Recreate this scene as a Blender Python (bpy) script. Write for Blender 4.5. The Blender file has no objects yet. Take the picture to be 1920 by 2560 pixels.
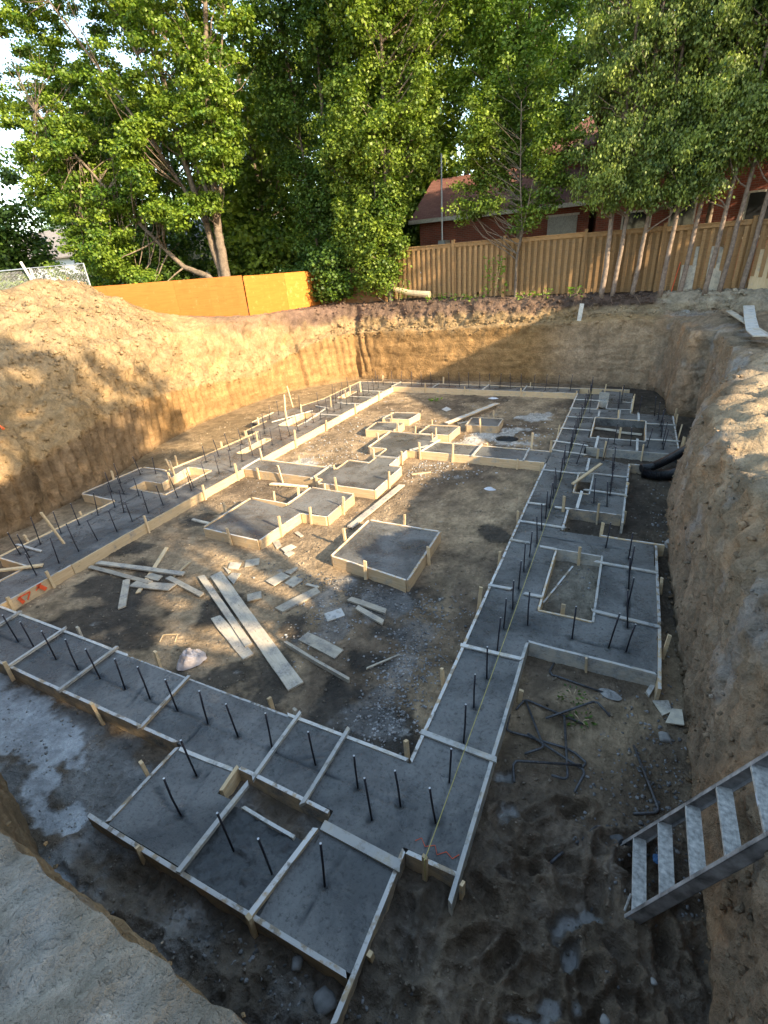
import bpy, math, random
import numpy as np
from mathutils import Matrix, Vector
rng=np.random.default_rng(7); random.seed(7)
PI=math.pi
scn=bpy.context.scene; col=scn.collection

# ---------------------------------------------------------------- camera
CAMZ=4.4
cd=bpy.data.cameras.new('camera'); cam=bpy.data.objects.new('camera',cd); col.objects.link(cam)
yaw,pit,rol=-0.476670,0.470401,-0.0769640
cy,sy,cp,sp=math.cos(yaw),math.sin(yaw),math.cos(pit),math.sin(pit)
fw=Vector((sy*cp,cy*cp,-sp)); rt=Vector((cy,-sy,0)); up=rt.cross(fw)
r2=math.cos(rol)*rt+math.sin(rol)*up; u2=-math.sin(rol)*rt+math.cos(rol)*up
cam.matrix_world=Matrix(((r2.x,u2.x,-fw.x,0),(r2.y,u2.y,-fw.y,0),(r2.z,u2.z,-fw.z,CAMZ),(0,0,0,1)))
cd.sensor_fit='VERTICAL'; cd.sensor_height=36; cd.lens=1214.43/2560*36; cd.clip_end=600; cd.clip_start=.05
scn.camera=cam
# ---------------------------------------------------------------- world, sun, exposure
SUN=Vector((.875,-.25,.415)).normalized()
elev=math.asin(SUN.z)
w=bpy.data.worlds.new('World'); scn.world=w; w.use_nodes=True
nt=w.node_tree; sky=nt.nodes.new('ShaderNodeTexSky'); sky.sky_type='NISHITA'; sky.sun_disc=False
sky.sun_elevation=elev; sky.sun_rotation=math.atan2(SUN.x,SUN.y)
sky.air_density=1.0; sky.dust_density=.8; sky.ozone_density=.5
bg=nt.nodes['Background']; wb=nt.nodes.new('ShaderNodeMix'); wb.data_type='RGBA'; wb.blend_type='MULTIPLY'; wb.inputs[0].default_value=1; wb.inputs[7].default_value=(1.0,.96,.86,1); nt.links.new(sky.outputs[0],wb.inputs[6]); nt.links.new(wb.outputs[2],bg.inputs[0]); bg.inputs[1].default_value=.15
sl=bpy.data.lights.new('sun','SUN'); sl.energy=3.0; sl.angle=math.radians(.6); sl.color=(1,.80,.53)
so=bpy.data.objects.new('sun',sl); col.objects.link(so); so.rotation_euler=SUN.to_track_quat('Z','Y').to_euler(); so.location=(30,-10,30)
scn.view_settings.view_transform='Standard'; scn.view_settings.look='None'; scn.view_settings.gamma=1
scn.view_settings.exposure=2.28

# ---------------------------------------------------------------- noise
def _h(ix,iy,iz):
    n=(ix*374761393+iy*668265263+iz*2147483647+ix*iy*31+1013904223)&0xffffffff
    n=((n^(n>>13))*1274126177)&0xffffffff; n=n^(n>>16)
    return (n&0xffff)/65535.0
def vnoise(p):
    p=np.asarray(p,float); i=np.floor(p).astype(np.int64); f=p-i; f=f*f*(3-2*f)
    x,y,z=i[...,0]+5000,i[...,1]+5000,i[...,2]+5000
    a=f[...,0];b=f[...,1];c=f[...,2]
    def L(u,v,t): return u+(v-u)*t
    return L(L(L(_h(x,y,z),_h(x+1,y,z),a),L(_h(x,y+1,z),_h(x+1,y+1,z),a),b),
             L(L(_h(x,y,z+1),_h(x+1,y,z+1),a),L(_h(x,y+1,z+1),_h(x+1,y+1,z+1),a),b),c)*2-1
def fbm(p,o=4,g=.5,rid=False):
    p=np.asarray(p,float); s=0;a=1;t=0
    for k in range(o):
        n=vnoise(p*(2.03**k)+k*17.3)
        if rid: n=1-2*np.abs(n)
        s=s+a*n; t+=a; a*=g
    return s/t
def sm(a,b,x): t=np.clip((x-a)/(b-a),0,1); return t*t*(3-2*t)

# ---------------------------------------------------------------- object helpers
def tag(o,label=None,cat=None,group=None,kind=None):
    if label: o['label']=label
    if cat: o['category']=cat
    if group: o['group']=group
    if kind: o['kind']=kind
    return o
def empty(name,loc=(0,0,0),rz=0):
    o=bpy.data.objects.new(name,None); col.objects.link(o); o.location=loc; o.rotation_euler[2]=rz; o.empty_display_size=.1
    return o
def link(name,me,mat,parent=None,loc=(0,0,0),rot=None):
    o=bpy.data.objects.new(name,me); col.objects.link(o)
    if mat is not None and not me.materials: me.materials.append(mat)
    if parent is not None:
        o.parent=parent; b=parent
        base=Vector((0,0,0))
        while b is not None: base+=b.location; b=b.parent
        o.location=Vector(loc)-base
    else: o.location=loc
    if rot: o.rotation_euler=rot
    return o
def npmesh(name,v,f,attrs=None,smooth=False,colors=None):
    """v (n,3), f (m,k) int array"""
    me=bpy.data.meshes.new(name); v=np.asarray(v,np.float32); f=np.asarray(f,np.int32); n,k=len(v),f.shape[1]
    me.vertices.add(n); me.vertices.foreach_set('co',v.ravel())
    me.loops.add(f.size); me.loops.foreach_set('vertex_index',f.ravel())
    me.polygons.add(len(f)); me.polygons.foreach_set('loop_start',np.arange(0,f.size,k,dtype=np.int32))
    me.update(calc_edges=True)
    if smooth: me.polygons.foreach_set('use_smooth',np.ones(len(f),bool))
    if attrs:
        for an,a in attrs.items():
            at=me.attributes.new(an,'FLOAT','POINT'); at.data.foreach_set('value',np.asarray(a,np.float32).ravel())
    if colors is not None:
        at=me.attributes.new('Col','FLOAT_COLOR','POINT'); c=np.ones((n,4),np.float32); c[:,:3]=colors; at.data.foreach_set('color',c.ravel())
    me.validate(); return me
def gridfaces(nr,nc):
    a=np.arange(nr*nc).reshape(nr,nc)
    return np.stack([a[:-1,:-1],a[:-1,1:],a[1:,1:],a[1:,:-1]],-1).reshape(-1,4)
class MB:
    def __init__(s): s.v=[];s.f=[]
    def add(s,vs,fs):
        n=len(s.v); s.v+= [tuple(p) for p in vs]; s.f+=[tuple(i+n for i in q) for q in fs]
    def box(s,x0,y0,z0,x1,y1,z1,M=None):
        P=[(x0,y0,z0),(x1,y0,z0),(x1,y1,z0),(x0,y1,z0),(x0,y0,z1),(x1,y0,z1),(x1,y1,z1),(x0,y1,z1)]
        if M is not None: P=[M@Vector(p) for p in P]
        s.add(P,[(0,3,2,1),(4,5,6,7),(0,1,5,4),(1,2,6,5),(2,3,7,6),(3,0,4,7)])
    def prism(s,poly,z0,z1,ax='z'):
        n=len(poly); P=[]
        for z in (z0,z1):
            for a,b in poly: P.append({'z':(a,b,z),'y':(a,z,b),'x':(z,a,b)}[ax])
        F=[tuple(range(n))[::-1],tuple(range(n,2*n))]+[(i,(i+1)%n,(i+1)%n+n,i+n) for i in range(n)]
        s.add(P,F)
    def tube(s,pts,rad,n=8,cap=True):
        pts=[Vector(p) for p in pts]; rings=[]
        if not hasattr(rad,'__len__'): rad=[rad]*len(pts)
        a=None
        for i,p in enumerate(pts):
            d=(pts[min(i+1,len(pts)-1)]-pts[max(i-1,0)]).normalized()
            if a is None: a=d.orthogonal().normalized()
            else: a=(a-d*a.dot(d)); a=a.normalized() if a.length>1e-6 else d.orthogonal().normalized()
            b=d.cross(a)
            rings.append([p+(a*math.cos(2*PI*k/n)+b*math.sin(2*PI*k/n))*rad[i] for k in range(n)])
        V=[q for r in rings for q in r]
        F=[(i*n+k,i*n+(k+1)%n,(i+1)*n+(k+1)%n,(i+1)*n+k) for i in range(len(pts)-1) for k in range(n)]
        if cap: F+= [tuple(range(n))[::-1],tuple((len(pts)-1)*n+k for k in range(n))]
        s.add(V,F)
    def mesh(s,name='m',smooth=False):
        me=bpy.data.meshes.new(name); me.from_pydata([tuple(p) for p in s.v],[],s.f)
        if smooth: me.polygons.foreach_set('use_smooth',[True]*len(me.polygons))
        me.update(); return me

# ---------------------------------------------------------------- materials
class N:
    def __init__(s,name):
        s.m=bpy.data.materials.new(name); s.m.use_nodes=True; s.t=s.m.node_tree; s.t.nodes.clear()
        s.out=s.n('OutputMaterial'); s.b=s.n('BsdfPrincipled'); s.l(s.b,0,s.out,0)
    def n(s,t,**k):
        x=s.t.nodes.new('ShaderNode'+t)
        for a,b in k.items(): setattr(x,a,b)
        return x
    def l(s,a,i,b,j): s.t.links.new(a.outputs[i],b.inputs[j])
    def coord(s,sc=(1,1,1),kind='Object'):
        c=s.n('TexCoord'); m=s.n('Mapping'); s.l(c,kind,m,0); m.inputs['Scale'].default_value=sc; return m
    def pos(s,sc=(1,1,1)):
        c=s.n('NewGeometry'); m=s.n('Mapping'); s.l(c,'Position',m,0); m.inputs['Scale'].default_value=sc; return m
    def noise(s,m,scale,det=4,rough=.55,dist=0):
        x=s.n('TexNoise'); s.l(m,0,x,'Vector'); x.inputs['Scale'].default_value=scale; x.inputs['Detail'].default_value=det
        x.inputs['Roughness'].default_value=rough; x.inputs['Distortion'].default_value=dist; return x
    def ramp(s,x,i,stops):
        r=s.n('ValToRGB'); s.l(x,i,r,0); e=r.color_ramp.elements
        while len(e)<len(stops): e.new(.5)
        for k,(p,c) in enumerate(stops):
            e[k].position=p; e[k].color=(*c,1) if hasattr(c,'__len__') else (c,c,c,1)
        return r
    def mix(s,a,ai,b,bi,fac=.5,mode='MIX',fi=None):
        x=s.n('Mix',data_type='RGBA',blend_type=mode); x.clamp_factor=True
        if a is not None: s.l(a,ai,x,6)
        if b is not None: s.l(b,bi,x,7)
        if hasattr(fac,'outputs'): s.l(fac,fi or 0,x,0)
        else: x.inputs[0].default_value=fac
        return x
    def math(s,op,a,b=0.,ai=0,bi=0):
        x=s.n('Math',operation=op)
        if hasattr(a,'outputs'): s.l(a,ai,x,0)
        else: x.inputs[0].default_value=a
        if hasattr(b,'outputs'): s.l(b,bi,x,1)
        else: x.inputs[1].default_value=b
        return x
    def bump(s,h,hi,dist,st=1,prev=None):
        x=s.n('Bump'); s.l(h,hi,x,'Height'); x.inputs['Distance'].default_value=dist; x.inputs['Strength'].default_value=st
        if prev: s.l(prev,0,x,'Normal')
        return x
    def base(s,x,i=2): s.l(x,i,s.b,'Base Color')
    def norm(s,x): s.l(x,0,s.b,'Normal')
    def set(s,**k):
        for a,v in k.items(): s.b.inputs[a.replace('_',' ')].default_value=v
def soil_mat(name,bs=1.):
    M=N(name); p=M.pos()
    c=M.n('VertexColor',layer_name='Col'); at=M.n('Attribute',attribute_name='wet')
    n1=M.noise(p,2.2,6,.62); n2=M.noise(p,17,5,.65); n3=M.noise(p,70,3,.6)
    r1=M.ramp(n1,0,[(.3,.72),(.7,1.3)]); r2=M.ramp(n2,0,[(.3,.76),(.72,1.24)]); r3=M.ramp(n3,0,[(.3,.88),(.75,1.14)])
    a=M.mix(c,0,r1,0,1,'MULTIPLY'); b=M.mix(a,2,r2,0,1,'MULTIPLY'); d=M.mix(b,2,r3,0,1,'MULTIPLY'); M.base(d)
    vo=M.n('TexVoronoi'); M.l(p,0,vo,'Vector'); vo.inputs['Scale'].default_value=24; vo.inputs['Randomness'].default_value=1
    b1=M.bump(n1,0,.05*bs,.7); b2=M.bump(n2,0,.05*bs,1.,b1); b3=M.bump(n3,0,.008*bs,.8,b2); b4=M.bump(vo,0,.008*bs,.4,b3); M.norm(b4)
    for b_,k_ in ((b1,.7),(b2,1.),(b3,.8),(b4,.4)):
        q_=M.n('MapRange'); M.l(at,'Fac',q_,0); q_.inputs[1].default_value=.55; q_.inputs[2].default_value=.9; q_.inputs[3].default_value=k_; q_.inputs[4].default_value=k_*.35; M.l(q_,0,b_,'Strength')
    rr=M.n('MapRange'); M.l(at,'Fac',rr,0); rr.inputs[3].default_value=.95; rr.inputs[4].default_value=.26; M.l(rr,0,M.b,'Roughness')
    sp_=M.n('MapRange'); M.l(at,'Fac',sp_,0); sp_.inputs[3].default_value=.12; sp_.inputs[4].default_value=.6; M.l(sp_,0,M.b,'Specular IOR Level')
    return M.m
M_soil=soil_mat('soil'); M_floor=soil_mat('floor_soil',1.)
def concrete_mat(name,c1,c2,rough=.5,wet=.5):
    M=N(name); p=M.pos(); at=M.n('Attribute',attribute_name='wet')
    n0=M.noise(p,.9,6,.65,.6); n1=M.noise(p,3.1,6,.68,.3); n2=M.noise(p,26,5,.7); n3=M.noise(p,110,2,.6)
    r=M.ramp(n0,0,[(.42,c1),(.56,c2)]); r1=M.ramp(n1,0,[(.3,.70),(.5,1.),(.7,1.22)]); r2=M.ramp(n2,0,[(.33,.42),(.46,.98),(.75,1.15)])
    a=M.mix(r,0,r1,0,1,'MULTIPLY'); a=M.mix(a,2,r2,0,1,'MULTIPLY')
    dk=M.mix(a,2,None,0,0.5,'MIX'); dk.inputs[7].default_value=(.018,.02,.022,1); M.l(at,'Fac',dk,0); M.base(dk)
    b1=M.bump(n2,0,.014,.7); b2=M.bump(n3,0,.003,.6,b1); b0=M.bump(n1,0,.03,.6,b2); M.norm(b0)
    rg=M.ramp(n1,0,[(.35,rough-.16),(.7,rough+.22)]); M.l(rg,0,M.b,'Roughness'); M.set(Specular_IOR_Level=.4)
    return M.m
M_conc=concrete_mat('wet_concrete',(.076,.078,.076),(.158,.157,.148),.36)
M_pour=concrete_mat('rough_concrete',(.045,.048,.048),(.08,.083,.082),.45)
def wood_mat(name,ca,cb,dirt=(.3,.28,.25),dirtamt=.5,grain=1.,rough=.75,top=0):
    M=N(name); p=M.coord((1.1,14,14)); q=M.pos(); oi=M.n('ObjectInfo')
    n1=M.noise(p,3.2*grain,5,.6,.4); r=M.ramp(n1,0,[(.3,ca),(.68,cb)])
    n2=M.noise(q,5,5,.65); rr=M.ramp(n2,0,[(.62-.3*dirtamt,0.),(.78-.18*dirtamt,1.)])
    n4=M.noise(q,38,4,.7); rd=M.ramp(n4,0,[(.35,tuple(.55*x for x in dirt)),(.65,tuple(min(1,1.25*x) for x in dirt))])
    a=M.mix(r,0,rd,0,.5,'MIX'); M.l(rr,0,a,0)
    if top:
        ge=M.n('NewGeometry'); sx=M.n('SeparateXYZ'); M.l(ge,'True Normal',sx,0); nn=M.noise(q,9,4,.6); k1=M.ramp(nn,0,[(.42,0.),(.5,1.)]); k2=M.ramp(sx,2,[(.7,0.),(.8,top)]); kk=M.math('MULTIPLY',k1,k2)
        a2=M.mix(a,2,None,0,.5,'MIX'); a2.inputs[7].default_value=(.56,.55,.52,1); M.l(kk,0,a2,0); a=a2
    v=M.math('MULTIPLY_ADD',oi,.42,'Random'); v.inputs[2].default_value=.77
    c=M.mix(a,2,v,0,1,'MULTIPLY'); M.base(c)
    n3=M.noise(q,2.2,2,.5); k=M.n('TexVoronoi'); M.l(M.coord((2.2,9,9)),0,k,'Vector'); k.inputs['Scale'].default_value=1.7
    kd=M.ramp(k,0,[(.05,.4),(.13,1.)]); c=M.mix(c,2,kd,0,.8,'MULTIPLY'); M.base(c)
    b=M.bump(n1,0,.004,.6); b2=M.bump(n4,0,.005,.5,b); M.norm(b2); M.set(Roughness=rough,Specular_IOR_Level=.2)
    return M.m
M_form=wood_mat('form_lumber',(.50,.345,.185),(.64,.48,.29),(.40,.36,.29),.28,top=.8)
M_formd=wood_mat('form_lumber_muddy',(.40,.29,.17),(.52,.40,.26),(.22,.21,.19),.75,top=.95)
M_bar=wood_mat('smeared_lumber',(.46,.40,.30),(.60,.54,.44),(.33,.34,.33),.75,top=.7)
M_plank=wood_mat('dusty_plank',(.40,.345,.26),(.52,.46,.36),(.30,.28,.25),.6)
M_ply=wood_mat('dusty_plywood',(.46,.40,.30),(.58,.52,.41),(.30,.28,.25),.6,.5)
M_orange=wood_mat('orange_plywood',(.44,.145,.026),(.52,.185,.036),(.66,.34,.10),.15,.45,.6)
M_shadeply=wood_mat('shade_brown_plywood',(.22,.10,.04),(.32,.16,.07),(.3,.2,.12),.4,.45)  # back stretch of the hoarding: its shade is put into this browner colour
M_orange2=wood_mat('red_orange_plywood',(.34,.115,.024),(.42,.15,.034),(.45,.21,.07),.12,.45,.6)
M_fence=wood_mat('cedar_fence',(.25,.14,.058),(.34,.205,.095),(.26,.17,.09),.35)
M_stake=wood_mat('stake_wood',(.55,.40,.22),(.68,.52,.32),(.4,.36,.3),.2)
def flat(name,c,rough=.6,metal=0,nz=20,amt=.25,bump=.002,spec=.4):
    M=N(name); p=M.pos(); n=M.noise(p,nz,4,.6); r=M.ramp(n,0,[(.3,tuple(x*(1-amt) for x in c)),(.7,tuple(min(1,x*(1+amt)) for x in c))])
    M.base(r,0); M.norm(M.bump(n,0,bump,.5)); M.set(Roughness=rough,Metallic=metal,Specular_IOR_Level=spec); return M.m
M_rebar=flat('rebar_steel',(.03,.03,.04),.55,.35,60,.4)
M_rebarl=flat('weathered_rebar',(.075,.075,.078),.5,.3,40,.5)
M_tip=flat('cut_steel',(.55,.52,.5),.35,.8)
M_black=flat('black_plastic',(.012,.012,.014),.38,0,20,.3,.001,.5)
M_alu=flat('dirty_aluminium',(.45,.43,.39),.6,.1,30,.45,.002)
M_alud=flat('grimy_aluminium',(.27,.255,.24),.6,.1,9,.6,.003)
M_string=flat('string',(.42,.36,.13),.8)
M_red=flat('orange_paint',(.75,.10,.03),.6)
M_white=flat('white_plastic',(.62,.62,.64),.35,0,10,.2)
M_stone=flat('stone',(.25,.24,.22),.8,0,14,.35,.006)
M_rock=flat('grey_rock',(.14,.138,.132),.8,0,9,.4,.02)
M_pipe=flat('galvanised_pipe',(.45,.47,.5),.4,.5)
M_dark=flat('dark_glass',(.02,.022,.026),.08,0,3,.1,0)
M_trim=flat('pale_trim',(.55,.53,.48),.7)
M_door=flat('pale_panel',(.36,.37,.36),.7)
M_orangeplastic=flat('orange_plastic',(.8,.16,.04),.5)
def brick_mat(name,c1,c2,mo):
    M=N(name); c=M.n('TexCoord'); sx=M.n('SeparateXYZ'); M.l(c,'Object',sx,0); ad=M.math('ADD',sx,sx,0,1); cb=M.n('CombineXYZ'); M.l(ad,0,cb,0); M.l(sx,2,cb,1)
    b=M.n('TexBrick'); M.l(cb,0,b,0); b.inputs['Scale'].default_value=1; b.inputs['Brick Width'].default_value=.23; b.inputs['Row Height'].default_value=.075
    b.inputs['Mortar Size'].default_value=.008; b.inputs['Color1'].default_value=(*c1,1); b.inputs['Color2'].default_value=(*c2,1); b.inputs['Mortar'].default_value=(*mo,1)
    n=M.noise(M.pos(),1.2,4); r=M.ramp(n,0,[(.3,.8),(.7,1.15)]); M.base(M.mix(b,0,r,0,1,'MULTIPLY')); M.norm(M.bump(b,1,.01,-.8)); M.set(Roughness=.85)
    return M.m
M_brick=brick_mat('red_brick',(.25,.062,.034),(.17,.045,.028),(.2,.13,.1))
def shingle_mat(name,c1,c2):
    M=N(name); m=M.coord((1,1,1)); b=M.n('TexBrick'); M.l(m,0,b,0); b.inputs['Scale'].default_value=1; b.inputs['Brick Width'].default_value=.3; b.inputs['Row Height'].default_value=.14
    b.inputs['Mortar Size'].default_value=.006; b.inputs['Color1'].default_value=(*c1,1); b.inputs['Color2'].default_value=(*c2,1); b.inputs['Mortar'].default_value=tuple(x*.5 for x in c1)+(1,)
    n=M.noise(M.pos(),20,3); r=M.ramp(n,0,[(.3,.8),(.7,1.2)]); M.base(M.mix(b,0,r,0,1,'MULTIPLY')); M.set(Roughness=.9); return M.m
M_roof=shingle_mat('red_brown_shingles',(.16,.065,.05),(.2,.09,.07))
M_roofg=shingle_mat('grey_shingles',(.22,.19,.17),(.28,.24,.21))
M_siding=flat('cream_siding',(.55,.45,.28),.7)
M_sidingw=flat('white_siding',(.62,.62,.6),.7)
def leaf_mat(name,ca,cb,tr=.4):
    M=N(name); at=M.n('Attribute',attribute_name='rnd'); r=M.ramp(at,'Fac',[(0,ca),(1,cb)]); M.base(r,0); M.set(Roughness=.5,Specular_IOR_Level=.35)
    t=M.n('BsdfTranslucent'); g=M.mix(r,0,None,0,1,'MULTIPLY'); g.inputs[7].default_value=(1.15,1.35,.5,1); M.l(g,2,t,0); mx=M.n('MixShader'); mx.inputs[0].default_value=tr
    M.l(M.b,0,mx,1); M.l(t,0,mx,2); M.l(mx,0,M.out,0); return M.m
M_maple=leaf_mat('maple_leaves',(.03,.09,.009),(.23,.30,.03),.3)
M_dark_l=leaf_mat('dark_leaves',(.024,.065,.011),(.12,.19,.028),.25)
M_elm=leaf_mat('elm_leaves',(.024,.07,.008),(.25,.32,.04),.3)
M_locust=leaf_mat('locust_leaves',(.045,.11,.014),(.24,.33,.05),.4)
M_cedar=leaf_mat('cedar_fronds',(.014,.042,.01),(.24,.30,.05),.2)
M_weed=leaf_mat('weed_leaves',(.10,.20,.02),(.22,.34,.04),.45)
M_bark=flat('bark',(.15,.115,.085),.9,0,9,.45,.03)
M_barkc=flat('cedar_bark',(.20,.15,.115),.9,0,11,.4,.02)
M_cloud=None

# ---------------------------------------------------------------- the pit: floor
SLAB=.19; TOP=.205
# rects of concrete used to flatten things around (x0,y0,x1,y1)
def floor_h(X,Y):
    P=np.stack([X,Y,np.zeros_like(X)],-1)
    big=fbm(P*.9,3)*.02
    # muddy corridors : front (Y<2, X>-4) and right (X>-.6 Y<3.6)
    mud=np.maximum(sm(2.3,1.6,Y)*sm(-3.8,-3.0,X), sm(-.7,-.5,X)*sm(3.6,2.6,Y))
    mud=np.maximum(mud, .55*sm(2.2,1.7,Y)*sm(-4.2,-3.7,X))
    far=sm(3.,5.5,Y)
    d=fbm(P*3.1+4,4,.55,True)*.06+fbm(P*9,3,.5,True)*.022+fbm(P*13,3,.6,True)*.014+fbm(P*27,2,.6,True)*.006
    rough=fbm(P*5,4,.6)*.018+fbm(P*22,2,.6,True)*.008
    h=big+rough*(1-.3*mud)+mud*d*1.7+(1-mud)*.012*fbm(P*8+5,3,.6,True)
    # foot prints in the right mud
    r=np.random.default_rng(3)
    for k in range(60):
        fx,fy,a=r.uniform(-1.0,1.0),r.uniform(.9,3.1),r.uniform(0,PI)
        if fx<-.5 and fy>1.85: continue
        dx=(X-fx)*math.cos(a)+(Y-fy)*math.sin(a); dy=-(X-fx)*math.sin(a)+(Y-fy)*math.cos(a)
        q=(dx/.15)**2+(dy/.065)**2
        h=h-.07*np.exp(-q**2)+.035*np.exp(-((np.sqrt(q)-1.35)/.3)**2)
    pud=puddle(X,Y)
    h=h*(1-pud)+pud*(.004*fbm(P*3,3)-.004)
    return h,pud,mud
def blob(X,Y,pts,rr):
    s=0; q_=np.stack([X,Y,0*X],-1); X=X+.22*fbm(q_*1.9+40,4,.6); Y=Y+.22*fbm(q_*1.9+80,4,.6)
    for (x,y,r) in pts: s=np.maximum(s,np.exp(-(((X-x)/r)**2+((Y-y)/(r*rr))**2)))
    return s
def puddle(X,Y):
    P=np.stack([X,Y,np.zeros_like(X)],-1)
    a=blob(X,Y,[(-5.9,1.72,.75),(-5.2,1.62,.65),(-5.7,1.45,.5),(-4.85,1.5,.5),(-7,1.75,.8),(-4.4,1.02,.36),(-4.05,1.08,.28),(-4.7,1.2,.35),(-3.55,.76,.24)],.5)
    b=blob(X,Y,[(-.42,2.72,.26),(-.5,3.0,.2),(-.22,2.35,.14),(.18,1.98,.19),(.28,2.02,.15),(.22,1.82,.14),(.05,1.6,.13),(.0,1.5,.14),(-.38,2.12,.12),(.3,1.6,.1),(.02,1.3,.12)],.75)
    n=fbm(P*3.4+9,5,.6)*.5+fbm(P*11,3)*.14
    return np.maximum(sm(.45,.62,a+n*.95),sm(.62,.8,b+n*1.1))
def axis(segs):
    o=[]
    for a,b,s in segs: o.append(np.arange(a,b-1e-6,s))
    o.append([segs[-1][1]]); return np.concatenate(o)
xs=axis([(-13.6,-6,.06),(-6,-3,.03),(-3,2.0,.017),(2.0,2.5,.05)]); ys=axis([(.1,3.6,.017),(3.6,8,.04),(8,19.8,.085)])
X,Y=np.meshgrid(xs,ys); H,PU,MU=floor_h(X,Y)
P3=np.stack([X,Y,np.zeros_like(X)],-1)
nb=fbm(P3*.8+3,5,.6); nm=fbm(P3*2.6+7,5,.6)
tan=np.array([.32,.235,.145]); brown=np.array([.14,.105,.072]); dk=np.array([.036,.033,.028]); grey=np.array([.24,.24,.235]); slurry=np.array([.25,.265,.27])
C=np.empty(X.shape+(3,)); 
t=sm(-.25,.3,nb+.25*nm)
C[:]=brown; C=C*(1-t[...,None])+tan*t[...,None]
def mixin(C,m,c,k=1.): return C*(1-(m*k)[...,None])+np.asarray(c)*(m*k)[...,None]
# sandy light zone inside the ring
C=mixin(C,blob(X,Y,[(-6.5,12.5,2.2),(-6.8,9.8,1.3),(-5,10,1.4),(-5.6,6,1.4),(-4.9,5.3,1.2),(-3.4,7.6,1.0),(-2.3,7.5,.9),(-5.2,3.25,.7)],1.),tan*1.12,.6)
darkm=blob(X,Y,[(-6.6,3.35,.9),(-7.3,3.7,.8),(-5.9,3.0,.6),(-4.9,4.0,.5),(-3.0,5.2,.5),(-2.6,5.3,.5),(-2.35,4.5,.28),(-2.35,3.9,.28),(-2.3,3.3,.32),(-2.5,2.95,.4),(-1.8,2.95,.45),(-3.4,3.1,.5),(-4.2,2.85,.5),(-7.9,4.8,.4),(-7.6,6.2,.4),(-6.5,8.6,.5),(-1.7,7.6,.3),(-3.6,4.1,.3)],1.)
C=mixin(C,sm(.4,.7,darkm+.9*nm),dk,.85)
whit=blob(X,Y,[(-3.0,13.0,.9),(-2.3,14.6,.6),(-2.5,12.2,.6),(-3.6,12.3,.5),(-6.9,9.3,.6)],1.)
C=mixin(C,sm(.6,.8,whit+1.2*nm),(.45,.43,.39),.8)
gr=blob(X,Y,[(-2.05,4.5,.3),(-2.0,3.9,.3),(-2.05,3.3,.33),(-1.85,3.1,.2),(-3.2,4.3,.35),(-2.6,5.0,.4),(-3.6,5.1,.3)],1.4)
C=mixin(C,sm(.4,.8,gr+.9*nm),(.20,.20,.195),.5)
# outer corridor east, wet
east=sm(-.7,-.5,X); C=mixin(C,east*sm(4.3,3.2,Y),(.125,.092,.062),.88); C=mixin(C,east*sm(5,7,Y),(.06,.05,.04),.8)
C=mixin(C,sm(2.15,1.9,Y)*(1-east),(.10,.08,.06),.88)
C=mixin(C,sm(-9.7,-10.3,X)*sm(5,7,Y),(.24,.17,.09),.7)
C=mixin(C,blob(X,Y,[(-.3,6.2,.7),(-.2,6.7,.6)],1.2),(.25,.22,.17),.9)
sl_=sm(.1,.5,fbm(P3*2.1+31,5,.65)+.35*sm(-3,-4,X)*sm(2.2,1.6,Y))*sm(2.2,2.0,Y)*(1-PU); C=mixin(C,sl_*(1-.6*sm(-3.2,-2.4,X)),(.19,.195,.19),.75)
C=mixin(C,PU*sm(-3.2,-3.6,X),slurry,.95); C=mixin(C,PU*sm(-3.6,-3.2,X),(.12,.112,.10),.9)
C*=(1+.5*fbm(P3*6+1,4,.65)+.25*fbm(P3*21,2))[...,None]
C=np.clip(C,.01,1)
wet=np.clip(PU*.9+.45*sl_+MU*np.clip(.35+.9*fbm(P3*4+60,4,.65),0,.85)+.3*sm(.4,.8,darkm+.4*nm),0,1)*1.
CFLOOR=C.copy()
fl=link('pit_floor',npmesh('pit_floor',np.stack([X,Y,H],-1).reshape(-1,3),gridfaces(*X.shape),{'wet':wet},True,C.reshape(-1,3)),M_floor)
tag(fl,kind='structure')

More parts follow.
